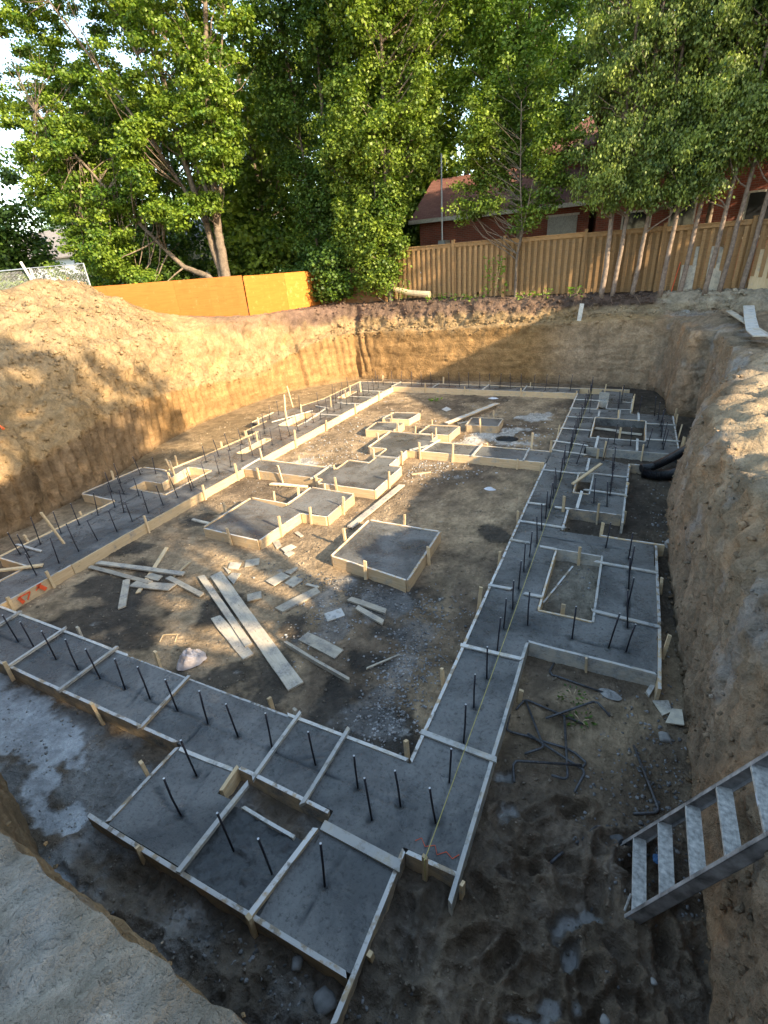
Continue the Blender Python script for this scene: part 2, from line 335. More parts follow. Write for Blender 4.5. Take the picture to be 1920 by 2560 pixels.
# ---------------------------------------------------------------- the pit: walls, bench and surrounding ground
# stations: foot(x,y) M(x,y,z) N(x,y,z) L(x,y,z) B(x,y,z)   clockwise from under the camera
ST=[
((.9,.45),(1.05,.35,1.3),(1.25,.3,2.2),(1.4,.25,2.75),(2.2,-1.5,2.9)),
((.3,.42),(.3,.36,1.4),(.3,.3,2.3),(.3,.22,2.86),(.3,-1.2,2.92)),
((-1,.42),(-1,.36,1.4),(-1,.3,2.3),(-1,.22,2.9),(-1.1,-1.2,2.95)),
((-2,.46),(-2,.40,1.4),(-2,.34,2.3),(-2,.26,2.9),(-2.2,-1.2,2.95)),
((-3.6,.62),(-3.6,.52,1.4),(-3.6,.45,2.3),(-3.6,.38,2.9),(-3.8,-1.2,2.95)),
((-4.5,.92),(-4.6,.75,1.4),(-4.7,.7,2.3),(-4.7,.6,2.9),(-5,-1,2.95)),
((-5.4,1.12),(-5.4,1.0,1.4),(-5.5,.9,2.3),(-5.6,.8,2.9),(-6,-1,2.95)),
((-8,1.3),(-8.1,1.2,1.4),(-8.2,1.1,2.3),(-8.3,1,2.9),(-9,-1,3)),
((-10.1,2.3),(-10.4,2.1,1.4),(-10.8,1.9,2.2),(-11.3,1.7,2.8),(-13,.5,3.3)),
((-10.85,4.2),(-10.9,4.2,1.0),(-11.3,4.1,1.5),(-12.4,4.0,2.5),(-15,3.8,3.7)),
((-10.85,5.0),(-10.8,5.1,1.2),(-11.2,5.1,1.75),(-12.4,5.2,2.6),(-15,5.4,4.0)),
((-11.15,5.5),(-11.2,5.6,1.1),(-11.5,5.7,1.7),(-12.5,5.9,2.65),(-15,6.5,4.2)),
((-11.2,6.6),(-11.3,6.8,1.35),(-11.6,6.9,1.85),(-12.6,7.3,2.8),(-15,8.2,4.42)),
((-11.7,7.8),(-11.8,8.0,1.45),(-12.1,8.1,1.9),(-12.9,8.5,2.95),(-15.2,9.6,4.5)),
((-12.1,8.8),(-12.2,9.0,1.4),(-12.5,9.2,1.8),(-13.1,9.5,2.95),(-15.2,10.6,4.48)),
((-12.6,10.4),(-12.7,10.6,1.3),(-12.9,10.6,1.7),(-13.4,10.9,2.9),(-15.0,11.7,3.9)),
((-12.85,11.9),(-12.9,12.0,1.2),(-13.1,12.1,1.6),(-13.5,12.4,2.85),(-14.6,13,3.4)),
((-12.75,14),(-12.85,14.1,1.0),(-13.0,14.2,1.6),(-13.3,14.3,2.9),(-14.2,14.8,3.08)),
((-12.5,15.8),(-12.7,15.9,1.1),(-12.85,16.,1.6),(-13.1,16.1,2.92),(-13.6,16.5,3.0)),
((-11.95,17.),(-12.3,17.2,1.5),(-12.55,17.4,1.7),(-12.85,17.8,2.92),(-13.5,18.5,2.96)),
((-11.2,18.1),(-11.5,18.4,1.85),(-11.75,18.8,1.95),(-12.1,19.3,2.92),(-13,21,2.95)),
((-10.4,18.95),(-10.5,19.1,1.9),(-10.6,19.3,2.0),(-10.7,19.75,2.92),(-10.8,21,2.95)),
((-8,19.1),(-8,19.25,1.9),(-8,19.5,2.0),(-8,19.8,2.93),(-8,21,2.96)),
((-5,19.15),(-5,19.3,2.0),(-5,19.55,2.08),(-5,19.85,2.93),(-5,21,2.96)),
((-3.4,19.2),(-3.4,19.3,2.05),(-3.4,19.6,2.12),(-3.4,19.9,2.92),(-3.4,21,2.94)),
((-1.4,19.1),(-1.4,19.25,2.1),(-1.4,19.8,2.25),(-1.4,20.0,2.9),(-1.4,21,2.92)),
((.16,18.85),(.2,19.05,2.2),(.2,19.82,2.27),(.2,20.05,2.88),(.2,21,2.9)),
((.95,18.5),(1.15,18.65,2.22),(1.5,19.85,2.3),(1.5,20.08,2.87),(1.5,21,2.9)),
((1.2,17.6),(1.35,17.6,2.22),(2.4,19.8,2.3),(2.5,20.1,2.87),(2.5,21,2.9)),
((1.27,15.75),(1.42,15.8,2.22),(3.6,19.7,2.3),(3.8,20.1,2.87),(3.8,21,2.9)),
((1.9,15.55),(2.0,15.65,2.22),(5.2,19.6,2.32),(5.5,20.1,2.87),(5.6,21,2.9)),
((1.95,14.6),(2.08,14.6,2.22),(5.5,16.5,2.32),(9,19,2.6),(10,21,2.9)),
((1.9,12.6),(2.05,12.6,2.2),(3.0,12.8,2.3),(6,14,2.4),(10,16,2.7)),
((1.6,11.3),(1.8,11.3,2.0),(2.1,11.3,2.25),(5,12,2.4),(10,13,2.7)),
((1.15,10.3),(1.35,10.2,1.5),(1.75,10,2.2),(4,10,2.4),(10,10,2.7)),
((1.03,9.0),(1.12,9.0,1.4),(1.5,8.9,2.15),(3.2,8.6,2.36),(10,8,2.7)),
((1.02,8.0),(1.06,8.0,1.5),(1.2,7.9,2.2),(2.8,7.6,2.42),(10,6,2.7)),
((1.04,6.6),(1.07,6.6,1.5),(1.15,6.5,2.25),(2.4,6.2,2.5),(10,4.4,2.75)),
((1.06,5.6),(1.1,5.5,1.5),(1.2,5.4,2.3),(2.2,5,2.6),(10,3,2.8)),
((1.07,4.8),(1.15,4.7,1.4),(1.35,4.5,2.3),(2.0,4.1,2.62),(10,1.6,2.8)),
((1.07,3.8),(1.16,3.8,1.4),(1.42,3.6,2.25),(2.0,3.3,2.6),(10,0,2.85)),
((1.07,2.8),(1.16,2.8,1.4),(1.45,2.7,2.2),(1.9,2.4,2.6),(10,-1.5,2.85)),
((1.08,1.9),(1.17,1.9,1.4),(1.42,1.8,2.2),(1.8,1.5,2.65),(9,-3,2.9)),
((1.05,.95),(1.15,.9,1.4),(1.38,.85,2.2),(1.7,.6,2.7),(7,-4,2.9)),
]
F=np.array([[*s[0],-.06] for s in ST]); cps=np.stack([F]+[np.array([s[k] for s in ST]) for k in (1,2,3,4)],1) # (n,5,3)
ctr=np.array([-5.,9.,0]); far=cps[:,4]-ctr; far[:,2]=0; far/=np.linalg.norm(far,axis=1)[:,None]
B2=cps[:,4]+far*14; B2[:,2]=2.95; B3=cps[:,4]+far*130; B3[:,2]=2.8
cps=np.concatenate([cps,B2[:,None],B3[:,None]],1)
nS=len(ST); cps=np.concatenate([cps,cps[:1]],0)
# sample along perimeter with catmull-rom, fine near the camera
cols=[];spos=[];s_acc=0
for i in range(nS):
    p0,p1,p2,p3=cps[(i-1)%nS],cps[i],cps[i+1],cps[(i+2)%nS]
    L=np.linalg.norm(p2[0]-p1[0]); mid=(p1[0]+p2[0])/2; d=math.hypot(mid[0],mid[1])
    step=.028 if d<6 else (.042 if d<15 else .055)
    n=max(2,int(L/step))
    for k in range(n):
        t=k/n; 
        lin=p1*(1-t)+p2*t
        cr=.5*((2*p1)+(-p0+p2)*t+(2*p0-5*p1+4*p2-p3)*t*t+(-p0+3*p1-3*p2+p3)*t**3)
        cols.append(.35*cr+.65*lin if True else cr); spos.append(s_acc+L*t)
    s_acc+=L
cols.append(cols[0]); spos.append(s_acc); cols=np.array(cols); spos=np.array(spos) # (m,7,3)
seg=[44,14,22,52,14,14]; rows=[];rt_=[]
for j,n in enumerate(seg):
    for k in range(n):
        t=k/n; rows.append(cols[:,j]*(1-t)+cols[:,j+1]*t); rt_.append(j+t)
rows.append(cols[:,6]); rt_.append(6.)
W=np.array(rows); RT=np.array(rt_)[:,None]*np.ones(W.shape[1]); SP=spos[None,:]*np.ones((W.shape[0],1))
du=np.gradient(W,axis=0); dv=np.gradient(W,axis=1); NR=np.cross(du,dv); NR/=np.linalg.norm(NR,axis=-1)[...,None]+1e-9
NR[np.sum(NR*np.array([0,0,1.]),-1)<-.2]*=-1
# make normals point into the pit / upward
inw=ctr-W; inw[...,2]=0; flip=(np.sum(NR*inw,-1)*.02+NR[...,2]*2)<0; NR[flip]*=-1
x,y,z=W[...,0],W[...,1],W[...,2]
left=sm(-9.5,-10.4,x)*sm(3,4.4,y); rightw=sm(.5,1.0,x)*sm(.2,1.,y); back=sm(18.3,18.8,y)*sm(-11.5,-10,x)
face=sm(-.02,.15,RT)*sm(3.2,2.6,RT); low=sm(1.15,.9,RT)
amp=.05+.05*sm(.6,1.6,RT)*face+.06*sm(1.4,2.6,RT)*face
dist=np.hypot(x,y)
fade=1-sm(4.2,5.2,RT)*.6
disp=fbm(W*1.3,4,.55)*amp*1.5*fade+fbm(W*5.5+3,4,.6)*amp*.75+fbm(W*16,3,.6)*.014
disp+=.05*sm(.9,1.6,RT)*sm(4.4,3.2,RT)*fbm(W*7+11,4,.6,True)
# excavator tooth grooves
gv=np.abs(np.sin(PI*(SP*3.3+.7*fbm(W*.6,2)+.3*z*left)))
disp+=-(.11*(1-gv)**1.9+.09*(1-gv)**4*sm(13,11,y))*low*sm(.05,.3,RT)*np.clip(left+.4*back*sm(-3,-1,x)+.0,0,1)
disp+=-.05*(1-gv)**2.5*sm(1.,1.6,RT)*sm(3.1,2.7,RT)*left*sm(12,13,y)
# raked scrape marks on the right wall
gr_=np.abs(np.sin(PI*(SP*5.2+2.2*z+1.3*fbm(W*1.1+5,3))))
disp+=-.05*(1-gr_)**2.2*rightw*sm(.05,.25,RT)*sm(2.3,1.7,RT)
disp+=rightw*face*.09*fbm(W*np.array([1.6,1.6,.8])+21,4,.55,True)
disp+=.035*fbm(W*np.array([.9,.9,5.5])+33,4,.55,True)*sm(.1,.3,RT)*sm(2.2,1.8,RT)*(1-left*.6)
near=sm(1.6,1.1,y)*sm(1.3,.9,x)*sm(-6,-5,x); disp*=(1-.55*near*sm(.9,2.,RT)*sm(3.6,3.1,RT))
disp+=near*sm(2.9,3.3,RT)*(.085*fbm(W*2.2+50,4,.6,True)+.03*fbm(W*6+5,5,.65,True))
for sx_ in (-11.95,-10.45):
    i0=int(np.argmin(np.abs(cols[:,0,0]-sx_)+np.abs(cols[:,0,1]-(17. if sx_<-11 else 18.9)))); disp+=-.16*np.exp(-((SP-spos[i0]-.08*fbm(W*1.3+9,2))/.09)**2)*face
# mound lumps
mnd=sm(1.9,2.9,RT)*sm(-11.8,-12.8,x)*sm(12.6,10.6,y)*sm(5.6,5,RT)
disp+=mnd*(.2*fbm(W*.9+2,4,.6,True)+.10*fbm(W*3.6,4,.65,True)+.03*fbm(W*11,3,.6))
zero=sm(.0,.1,RT); Wd=W+NR*(disp*(.3+.7*zero))[...,None]
Wd[...,2]=np.where(RT>5.2,Wd[...,2]*.5+W[...,2]*.5,Wd[...,2])
z=Wd[...,2]
# colours by layer
n1=fbm(W*np.array([.7,.7,1.6]),4,.6); n2=fbm(W*3.3+8,4,.6); n3=fbm(W*9,3)
gold=np.array([.31,.185,.078]); tanl=np.array([.29,.205,.11]); tops=np.array([.13,.085,.065]); topd=np.array([.07,.052,.044]); umb=np.array([.21,.145,.085]); greyd=np.array([.27,.25,.225]); rust=np.array([.34,.215,.12]); rustd=np.array([.24,.18,.12])
C=np.empty(W.shape); C[:]=gold
st_=fbm(W*np.array([.35,.35,5.])+70,5,.62)+.25*n2
C=mixin(C,sm(-.25,.35,st_),gold*.62,.75)
C=mixin(C,left*low*sm(10.5,8.5,y),umb*1.0,.75)                      # moist lower part, near left
C=mixin(C,sm(.9,1.15,RT+.25*n2),tanl,.85)
C=mixin(C,sm(.1,.5,n2+n1)*sm(1.2,2,RT),gold*1.05,.5)
bk=sm(17.5,18.8,y)+sm(-12.6,-12.2,x)*sm(12.5,15,y)*0
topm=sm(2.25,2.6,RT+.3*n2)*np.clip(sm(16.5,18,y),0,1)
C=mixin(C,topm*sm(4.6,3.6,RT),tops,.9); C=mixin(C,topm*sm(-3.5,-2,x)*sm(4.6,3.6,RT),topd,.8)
C=mixin(C,sm(2.5,2.9,RT+.3*n2)*sm(13.5,15,y)*sm(-11,-12,x),tops*1.35,.65)
C=mixin(C,sm(-3.5,-1.5,x)*sm(17,18.5,y)*low,rustd*1.35,.75)
C=mixin(C,rightw*face,rustd,.95); C=mixin(C,rightw*face*sm(.0,.5,fbm(W*np.array([2.,2.,.9])+5,3,.6)),rust,.8)
C=mixin(C,rightw*face*sm(.12,.42,fbm(W*1.5+15,4,.6))*sm(.35,1.,RT),greyd*1.05,.85)
C=mixin(C,rightw*sm(1.9,2.2,RT)*sm(5.3,4.8,RT),np.array([.34,.26,.165]),.9)
C=mixin(C,rightw*sm(2.0,2.2,RT)*sm(9,11,y),np.array([.30,.265,.205]),.8)
C=mixin(C,sm(1.4,2.1,RT)*sm(2.6,2.3,RT)*sm(-2.5,-1,x)*sm(17,18.5,y),np.array([.28,.225,.15]),.7)
front=sm(1.9,1.4,y)*sm(1.2,.7,x)*sm(-10,-9,x)
C=mixin(C,front*face,(.20,.145,.085),.9); C=mixin(C,front*sm(2.85,3.05,RT),(.20,.175,.14),.95)
C=mixin(C,front*sm(2.9,3.,RT)*sm(3.25,3.05,RT)*sm(-.1,.3,n2),(.36,.34,.30),.7)
C=mixin(C,front*sm(2.9,3.2,RT)*sm(.05,.45,n1+.5*n2),(.115,.095,.072),.85)
C=mixin(C,mnd,(.26,.19,.11),.85); C=mixin(C,mnd*sm(0,.45,n2),(.24,.17,.10),.6)
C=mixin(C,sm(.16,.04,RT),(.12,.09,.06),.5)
gree=sm(4.05,4.5,RT)*np.clip(sm(16,18,y)+sm(-14.5,-16,x)+sm(3,7,x)*0,0,1)
C=mixin(C,gree*sm(-.3,.2,n2),(.07,.10,.03),.85)
C*=(1+.3*n3+.25*n2+.3*sm(-.1,.4,st_)*face*0)[...,None]
wet=.25*rightw*low+.15*low*left*sm(10,8,y)
nb_=sum(seg[:4]) # rows up to B
G_=gridfaces(*W.shape[:2]); lipr=sum(seg[:3]); nc=W.shape[1]
rowidx=np.arange(len(G_))//(nc-1)
def sub(r0,r1):
    sl2=slice(r0,r1+1); return npmesh('soil',Wd[sl2].reshape(-1,3),gridfaces(r1-r0+1,nc),{'wet':wet[sl2]},True,np.clip(C[sl2],0.01,1).reshape(-1,3))
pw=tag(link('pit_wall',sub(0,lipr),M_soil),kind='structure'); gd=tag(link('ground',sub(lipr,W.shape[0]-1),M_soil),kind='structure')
TERR=Wd; TERR_RT=RT
# ================================================================ footings
def slab_mesh(name,quads,z=SLAB,rebars=(),step=.03,rough=.004,lines=()):
    V=[];Fs=[];Wt=[];n=0
    for q in quads:
        if len(q)==4 and not hasattr(q[0],'__len__'):
            x0,y0,x1,y1=q; q=((x0,y0),(x1,y0),(x1,y1),(x0,y1))
        q=np.array(q,float); a=int(max(2,np.linalg.norm(q[1]-q[0])/step)); b=int(max(2,np.linalg.norm(q[3]-q[0])/step))
        s,t=np.meshgrid(np.linspace(0,1,a+1),np.linspace(0,1,b+1))
        P=(q[0]*(1-s[...,None])+q[1]*s[...,None])*(1-t[...,None])+(q[3]*(1-s[...,None])+q[2]*s[...,None])*t[...,None]
        X,Y=P[...,0],P[...,1]; p3=np.stack([X,Y,np.zeros_like(X)],-1)
        h=fbm(p3*2.3,3)*.006+fbm(p3*13,3)*rough+(fbm(p3*24,3,.6,True)*.022 if rough>.02 else fbm(p3*6,4,.6,True)*rough*.9)
        wt=np.zeros_like(X)
        for (rx,ry) in rebars:
            d=np.hypot(X-rx,Y-ry); an=vnoise(np.stack([X*22,Y*22,0*X],-1)); e_=np.exp(-(d*(1+.5*an)/.045)**2); h=h-.014*e_+.01*np.exp(-((d-.06)/.02)**2); wt=np.maximum(wt,e_)
        for (ax,ay,bx,by) in lines:
            L=math.hypot(bx-ax,by-ay); ux,uy=(bx-ax)/L,(by-ay)/L
            al=(X-ax)*ux+(Y-ay)*uy; wb=.03*vnoise(np.stack([al*3.1,0*al+ax,0*al+ay],-1)); d=np.abs(-(X-ax)*uy+(Y-ay)*ux+wb)
            on=np.exp(-(d/.016)**2)*sm(-.02,.05,al)*sm(L+.02,L-.05,al)*(.35+.65*sm(-.3,.25,vnoise(np.stack([al*5.3,0*al+3+ay,0*al+ax],-1))))
            h=h-.012*on+.006*np.exp(-((d-.035)/.018)**2)*sm(0,.05,al)*sm(L,L-.05,al); wt=np.maximum(wt,on*1.)
        V.append(np.stack([X,Y,z+h],-1).reshape(-1,3)); Fs.append(gridfaces(*X.shape)+n); Wt.append(wt.ravel()); n+=X.size
        # skirt down to the ground along the four edges
        top=V[-1].reshape(X.shape+(3,))
        for E_ in (top[0],top[-1][::-1],top[:,0][::-1],top[:,-1]):
            k=len(E_); lo=E_.copy(); lo[:,2]=-.03
            V.append(np.concatenate([E_,lo])); Wt.append(np.zeros(2*k)); i=np.arange(k-1)+n
            Fs.append(np.stack([i+k,i+k+1,i+1,i],-1)); n+=2*k
    return npmesh(name,np.concatenate(V),np.concatenate(Fs),{'wet':np.concatenate(Wt)},True)
def plank_mesh(L,wd,th,warp=.004,nseg=None,chip=.0,taper=0):
    """board along local x, centred, z 0..th"""
    n=nseg or max(2,int(L/.25)); xs_=np.linspace(-L/2,L/2,n+1); r=np.random.default_rng(int(L*1000+wd*7777)%99991+int(rng.integers(1e6)))
    dz=r.normal(0,warp,n+1); dy=np.cumsum(r.normal(0,warp*.5,n+1)); dy-=np.linspace(dy[0],dy[-1],n+1)
    V=[]
    for i,xx in enumerate(xs_):
        w2=wd/2*(1-taper*(i/n)); c=r.uniform(-chip,0,2)
        e=0
        if chip and i in (0,n): e=r.uniform(-.02,.02)
        V+= [(xx+e,dy[i]-w2-c[0],dz[i]),(xx-e,dy[i]+w2+c[1],dz[i]),(xx-e,dy[i]+w2+c[1],dz[i]+th),(xx+e,dy[i]-w2-c[0],dz[i]+th)]
    Fs=[(0,1,2,3),(4*n+3,4*n+2,4*n+1,4*n)]
    for i in range(n):
        a=4*i
        for k in range(4): Fs.append((a+k,a+4+k,a+4+(k+1)%4,a+(k+1)%4))
    me=bpy.data.meshes.new('plank'); me.from_pydata(V,[],Fs); me.update()
    return me
def board(parent,x0,y0,x1,y1,mat=None,h=.235,top=TOP,th=.036,out=1,name='form_board'):
    """vertical form board on edge, offset outward (right of travel = out 1)"""
    L=math.hypot(x1-x0,y1-y0); a=math.atan2(y1-y0,x1-x0); k_=(th/2-.011)*out; ox,oy=math.sin(a)*k_,-math.cos(a)*k_
    n=max(1,round(L/4.2)); z0=top-h
    for k in range(n):
        t0,t1=k/n,(k+1)/n; l=L/n-.004
        m=plank_mesh(l,th,h,.0025,chip=.0015)
        cx,cy_=x0+(x1-x0)*(t0+t1)/2+ox,y0+(y1-y0)*(t0+t1)/2+oy
        o=link(name,m,mat or M_form,parent,(cx,cy_,z0+random.uniform(-.004,.004)),(random.uniform(-.015,.015),random.uniform(-.002,.002),a+random.uniform(-.003,.003)))
    return o
def stake(parent,x,y,h,mat=None,lean=None,name='stake',zb=0):
    H=h+.06; w_=.021+random.uniform(-.003,.004); t=.012+random.uniform(0,.006); m=MB()
    tw=random.uniform(-.3,.3)
    m.add([(-w_,-t,0),(w_,-t,0),(w_,t,0),(-w_,t,0),(-w_,-t,H),(w_,-t,H-.006),(w_,t,H-.01),(-w_,t,H)],[(0,3,2,1),(4,5,6,7),(0,1,5,4),(1,2,6,5),(2,3,7,6),(3,0,4,7)])
    le=lean or (random.gauss(0,.045),random.gauss(0,.045))
    return link(name,m.mesh('stake'),mat or M_stake,parent,(x,y,zb-.06),(le[0],le[1],random.choice((0,PI/2))+tw))
REB=None
def rebar(parent,x,y,h=.48,lean=None,z=SLAB,name='rebar',r=.0092):
    m=MB(); m.tube([(0,0,-.1),(random.gauss(0,.003),random.gauss(0,.003),h*.5),(0,0,h)],r,8)
    le=lean or (random.gauss(0,.035),random.gauss(0,.035))
    o=link(name,m.mesh('rebar',True),M_rebar,parent,(x,y,z),(le[0],le[1],0))
    t=MB(); t.tube([(0,0,h-.0),(0,0,h+.004)],r*.98,8); link('rebar_tip',t.mesh('rebar_tip'),M_tip,o,(0,0,0))
    o.children[0].location=(0,0,0)
    return o
def bar(parent,x0,y0,x1,y1,wd=.04,th=.036,z=TOP,mat=None,name='spreader'):
    L=math.hypot(x1-x0,y1-y0)+.05; a=math.atan2(y1-y0,x1-x0)
    return link(name,plank_mesh(L,wd,th,.0015,chip=.003),mat or M_bar,parent,((x0+x1)/2,(y0+y1)/2,z-.004),(0,0,a))
def thing(name,label,cat,loc,group=None): return tag(empty(name,loc),label,cat,group)

GF='poured concrete strip footings'; GP='isolated concrete pad footings'
# ---- front footing
FR=thing('strip_footing','nearest concrete strip footing, with a notched pad on its near side, running under the bank','footing',(-4,2.3,0),GF)
rb=[(-7.4,2.33),(-6.94,2.34),(-6.55,2.33),(-6.09,2.32),(-5.63,2.31),(-5.22,2.31),(-4.78,2.31),(-4.38,2.32),(-3.95,2.32),(-3.50,2.32),(-3.08,2.31),(-2.66,2.33),(-2.16,2.35),(-1.67,2.30),(-1.25,2.30),(-1.43,2.10),(-.92,2.29)]
rbp=[(-3.16,1.81),(-3.01,1.47),(-2.38,1.43),(-1.98,1.42),(-1.54,1.51)]
ln=[(-8.2,2.32,-1.1,2.31),(-3.46,1.56,-2.7,1.38),(-3.1,1.9,-2.95,1.5),(-3.55,2.3,-3.5,2.0),(-1.5,1.85,-1.55,1.2),(-.93,2.7,-.93,2.05),(-4.6,2.5,-4.5,2.1),(-2.4,2.3,-2.1,2.5)]
link('concrete',slab_mesh('concrete',[(-9.75,2.0,-3.55,2.70),(-3.55,2.0,-2.84,2.70),(-2.84,2.03,-1.77,2.70),(-1.77,2.0,-1.07,2.7),(-1.07,2.0,-.63,2.70),(-3.55,1.15,-2.84,2.0),(-2.84,1.15,-2.64,1.75),(-1.88,1.13,-1.09,1.74),(-1.77,1.74,-1.09,2.0)],rebars=rb+rbp,lines=ln,step=.024),M_conc,FR)
link('rough_infill',slab_mesh('rough_infill',[(-2.64,1.15,-1.88,1.73)],z=.155,step=.02,rough=.03),M_pour,FR)
for x,y in rb: rebar(FR,x,y,.46 if x<-1.5 or y>2.2 else .52)
for (x,y),h in zip(rbp,(.53,.5,.56,.54,.52)): rebar(FR,x,y,h,z=SLAB if x!=-2.38 and x!=-1.98 else .155)
for q in [(-9.75,2.0,-3.62,2.0,1),(-3.79,1.14,-1.12,1.12,1),(-1.09,.87,-1.09,1.98,1),(-1.05,1.98,-.63,1.98,1)]:
    board(FR,*q[:4],mat=M_formd,out=q[4])
board(FR,-3.56,1.96,-3.56,1.16,mat=M_formd); 
board(FR,-3.53,1.955,-2.86,1.985,mat=M_bar,top=.207,h=.05,th=.04,out=0)
board(FR,-2.825,2.03,-2.80,1.77,mat=M_stake,top=.225,h=.26); board(FR,-2.80,2.03,-1.79,2.0,mat=M_formd,out=1,top=.22)
board(FR,-2.54,1.745,-1.96,1.71,mat=M_bar,out=0,top=.19,th=.03)
for q in [(-5.22,2.71,-8.05,2.71),(-1.36,2.72,-2.75,2.72)]: board(FR,*q,mat=M_bar)
board(FR,-2.75,2.72,-5.2,2.71,mat=M_formd,top=.165,h=.2)
for q in [(-7.55,2.72,-7.5,1.98),(-6.51,2.73,-6.5,1.98),(-5.46,2.73,-5.47,1.98),(-2.62,2.76,-2.61,2.0),(-2.04,2.78,-2.04,1.98)]: bar(FR,*q)
bar(FR,-4.16,2.7,-4.10,1.98,mat=M_formd); bar(FR,-2.62,1.9,-2.65,1.13,.045); bar(FR,-1.82,1.8,-1.93,1.12,.045,mat=M_formd); bar(FR,-1.76,1.88,-1.08,1.85,.085,.02)
for x,y,h in [(-3.09,1.095,.27),(-6.49,1.95,.33),(-4.78,1.95,.34),(-3.62,1.64,.36),(-6.24,2.76,.3),(-4.74,2.76,.37),(-3.07,2.84,.2),(-.88,1.925,.37),(-1.90,1.07,.26),(-1.03,1.3,.24),(-.575,1.92,.24),(-8.2,1.95,.33),(-2.7,2.8,.22)]: stake(FR,x,y,h,M_plank if random.random()<.4 else None)
# paint squiggle sprayed on the concrete
m=MB(); pts=[(-1.02,1.98+.1),(-.98,2.12),(-.93,2.07),(-.86,2.11),(-.82,2.05),(-.76,2.10),(-.70,2.07),(-.66,2.12)]
m.tube([(a,b,SLAB+.006) for a,b in pts],[.003]*8,5); link('paint_squiggle',m.mesh('paint'),M_red,FR)

# ---- right footing with its pads
RF=thing('strip_footing','long concrete strip footing on the right with three pads notched along its outer side','footing',(-1,9.,0),GF)
rr_=[(-.93,2.67+.445*k) for k in range(0,34)]
rp=[(-.68,5.06),(-.14,5.0),(.27,4.99),(.46,5.0),(.46,5.45),(.45,5.9),(.45,6.3),(.45,6.7),(.43,7.09),(.10,7.33),(-.2,8.89),(.03,8.83),(.05,9.3),(.04,9.8),(.04,10.3),(.04,10.75),(-.18,11.16),(-.70,10.83),(-.02,12.31),(.34,12.27),(.69,12.23),(1.02,12.19),(1.02,12.6),(1.0,13.1),(1.0,13.55),(.99,13.95),(.95,14.5),(.88,14.9),(.49,14.9),(-.04,14.85),(-.04,15.5),(.0,16.0),(0,16.5),(-.79,14.85)]
ln=[(-.93,2.7,-.93,16.8),(-.9,5.02,.45,4.98),(.46,4.95,.46,7.3),(.46,7.33,-.9,7.35),(-.9,8.85,.04,8.8),(.04,8.8,.04,11.0),(.04,11.1,-.9,11.2),(-.9,12.3,1.0,12.2),(1.0,12.2,1.0,14.85),(1,14.85,-.9,14.85)]
link('concrete',slab_mesh('concrete',[(-1.32,2.70,-.63,17.05),(-.63,4.75,.06,5.38),(.06,4.75,.78,5.38),(.06,5.38,.79,7.0),(-.63,7.02,.06,7.63),(.06,7.0,.77,7.63),
 (-.63,8.52,.29,9.22),(-.31,9.22,.31,10.28),(-.63,10.28,.33,11.0),((-.63,11.0),(.33,11.0),(.05,11.12),(-.63,11.22)),(-.63,11.89,1.3,12.63),(.67,12.63,1.31,14.32),((-.63,14.32),(1.31,14.3),(1.30,14.97),(-.63,15.05)),(-.63,15.05,.26,15.3),(-.37,15.3,.27,16.2),((-.63,16.2),(.27,16.2),(.3,17.3),(-.63,17.6))],rebars=rr_+rp,lines=ln,step=.035),M_conc,RF)
for x,y in rr_: rebar(RF,x+random.gauss(0,.012),y,.48+random.gauss(0,.03))
for x,y in rp: rebar(RF,x,y,.48+random.gauss(0,.03),lean=(random.gauss(0,.08),random.gauss(0,.08)))
for q in [(-1.32,10.62,-1.32,2.72),(-1.32,17.03,-1.32,11.38),(-.63,1.78,-.63,4.72),(-.61,4.74,.76,4.72),(.78,4.5,.80,5.6),(.80,5.62,.79,7.6),(.92,7.64,.0,7.66),(-.61,7.68,-.61,8.48),(-.6,8.5,.28,8.5),(.30,8.2,.31,9.2),(.31,9.22,.33,11.0),(-.6,11.87,1.12,11.87),(1.32,12.1,1.31,14.95),(.58,11.02,.33,11.02),(.27,15.07,.29,16.6)]:
    board(RF,*q,mat=random.choice((M_form,M_formd,M_bar)))
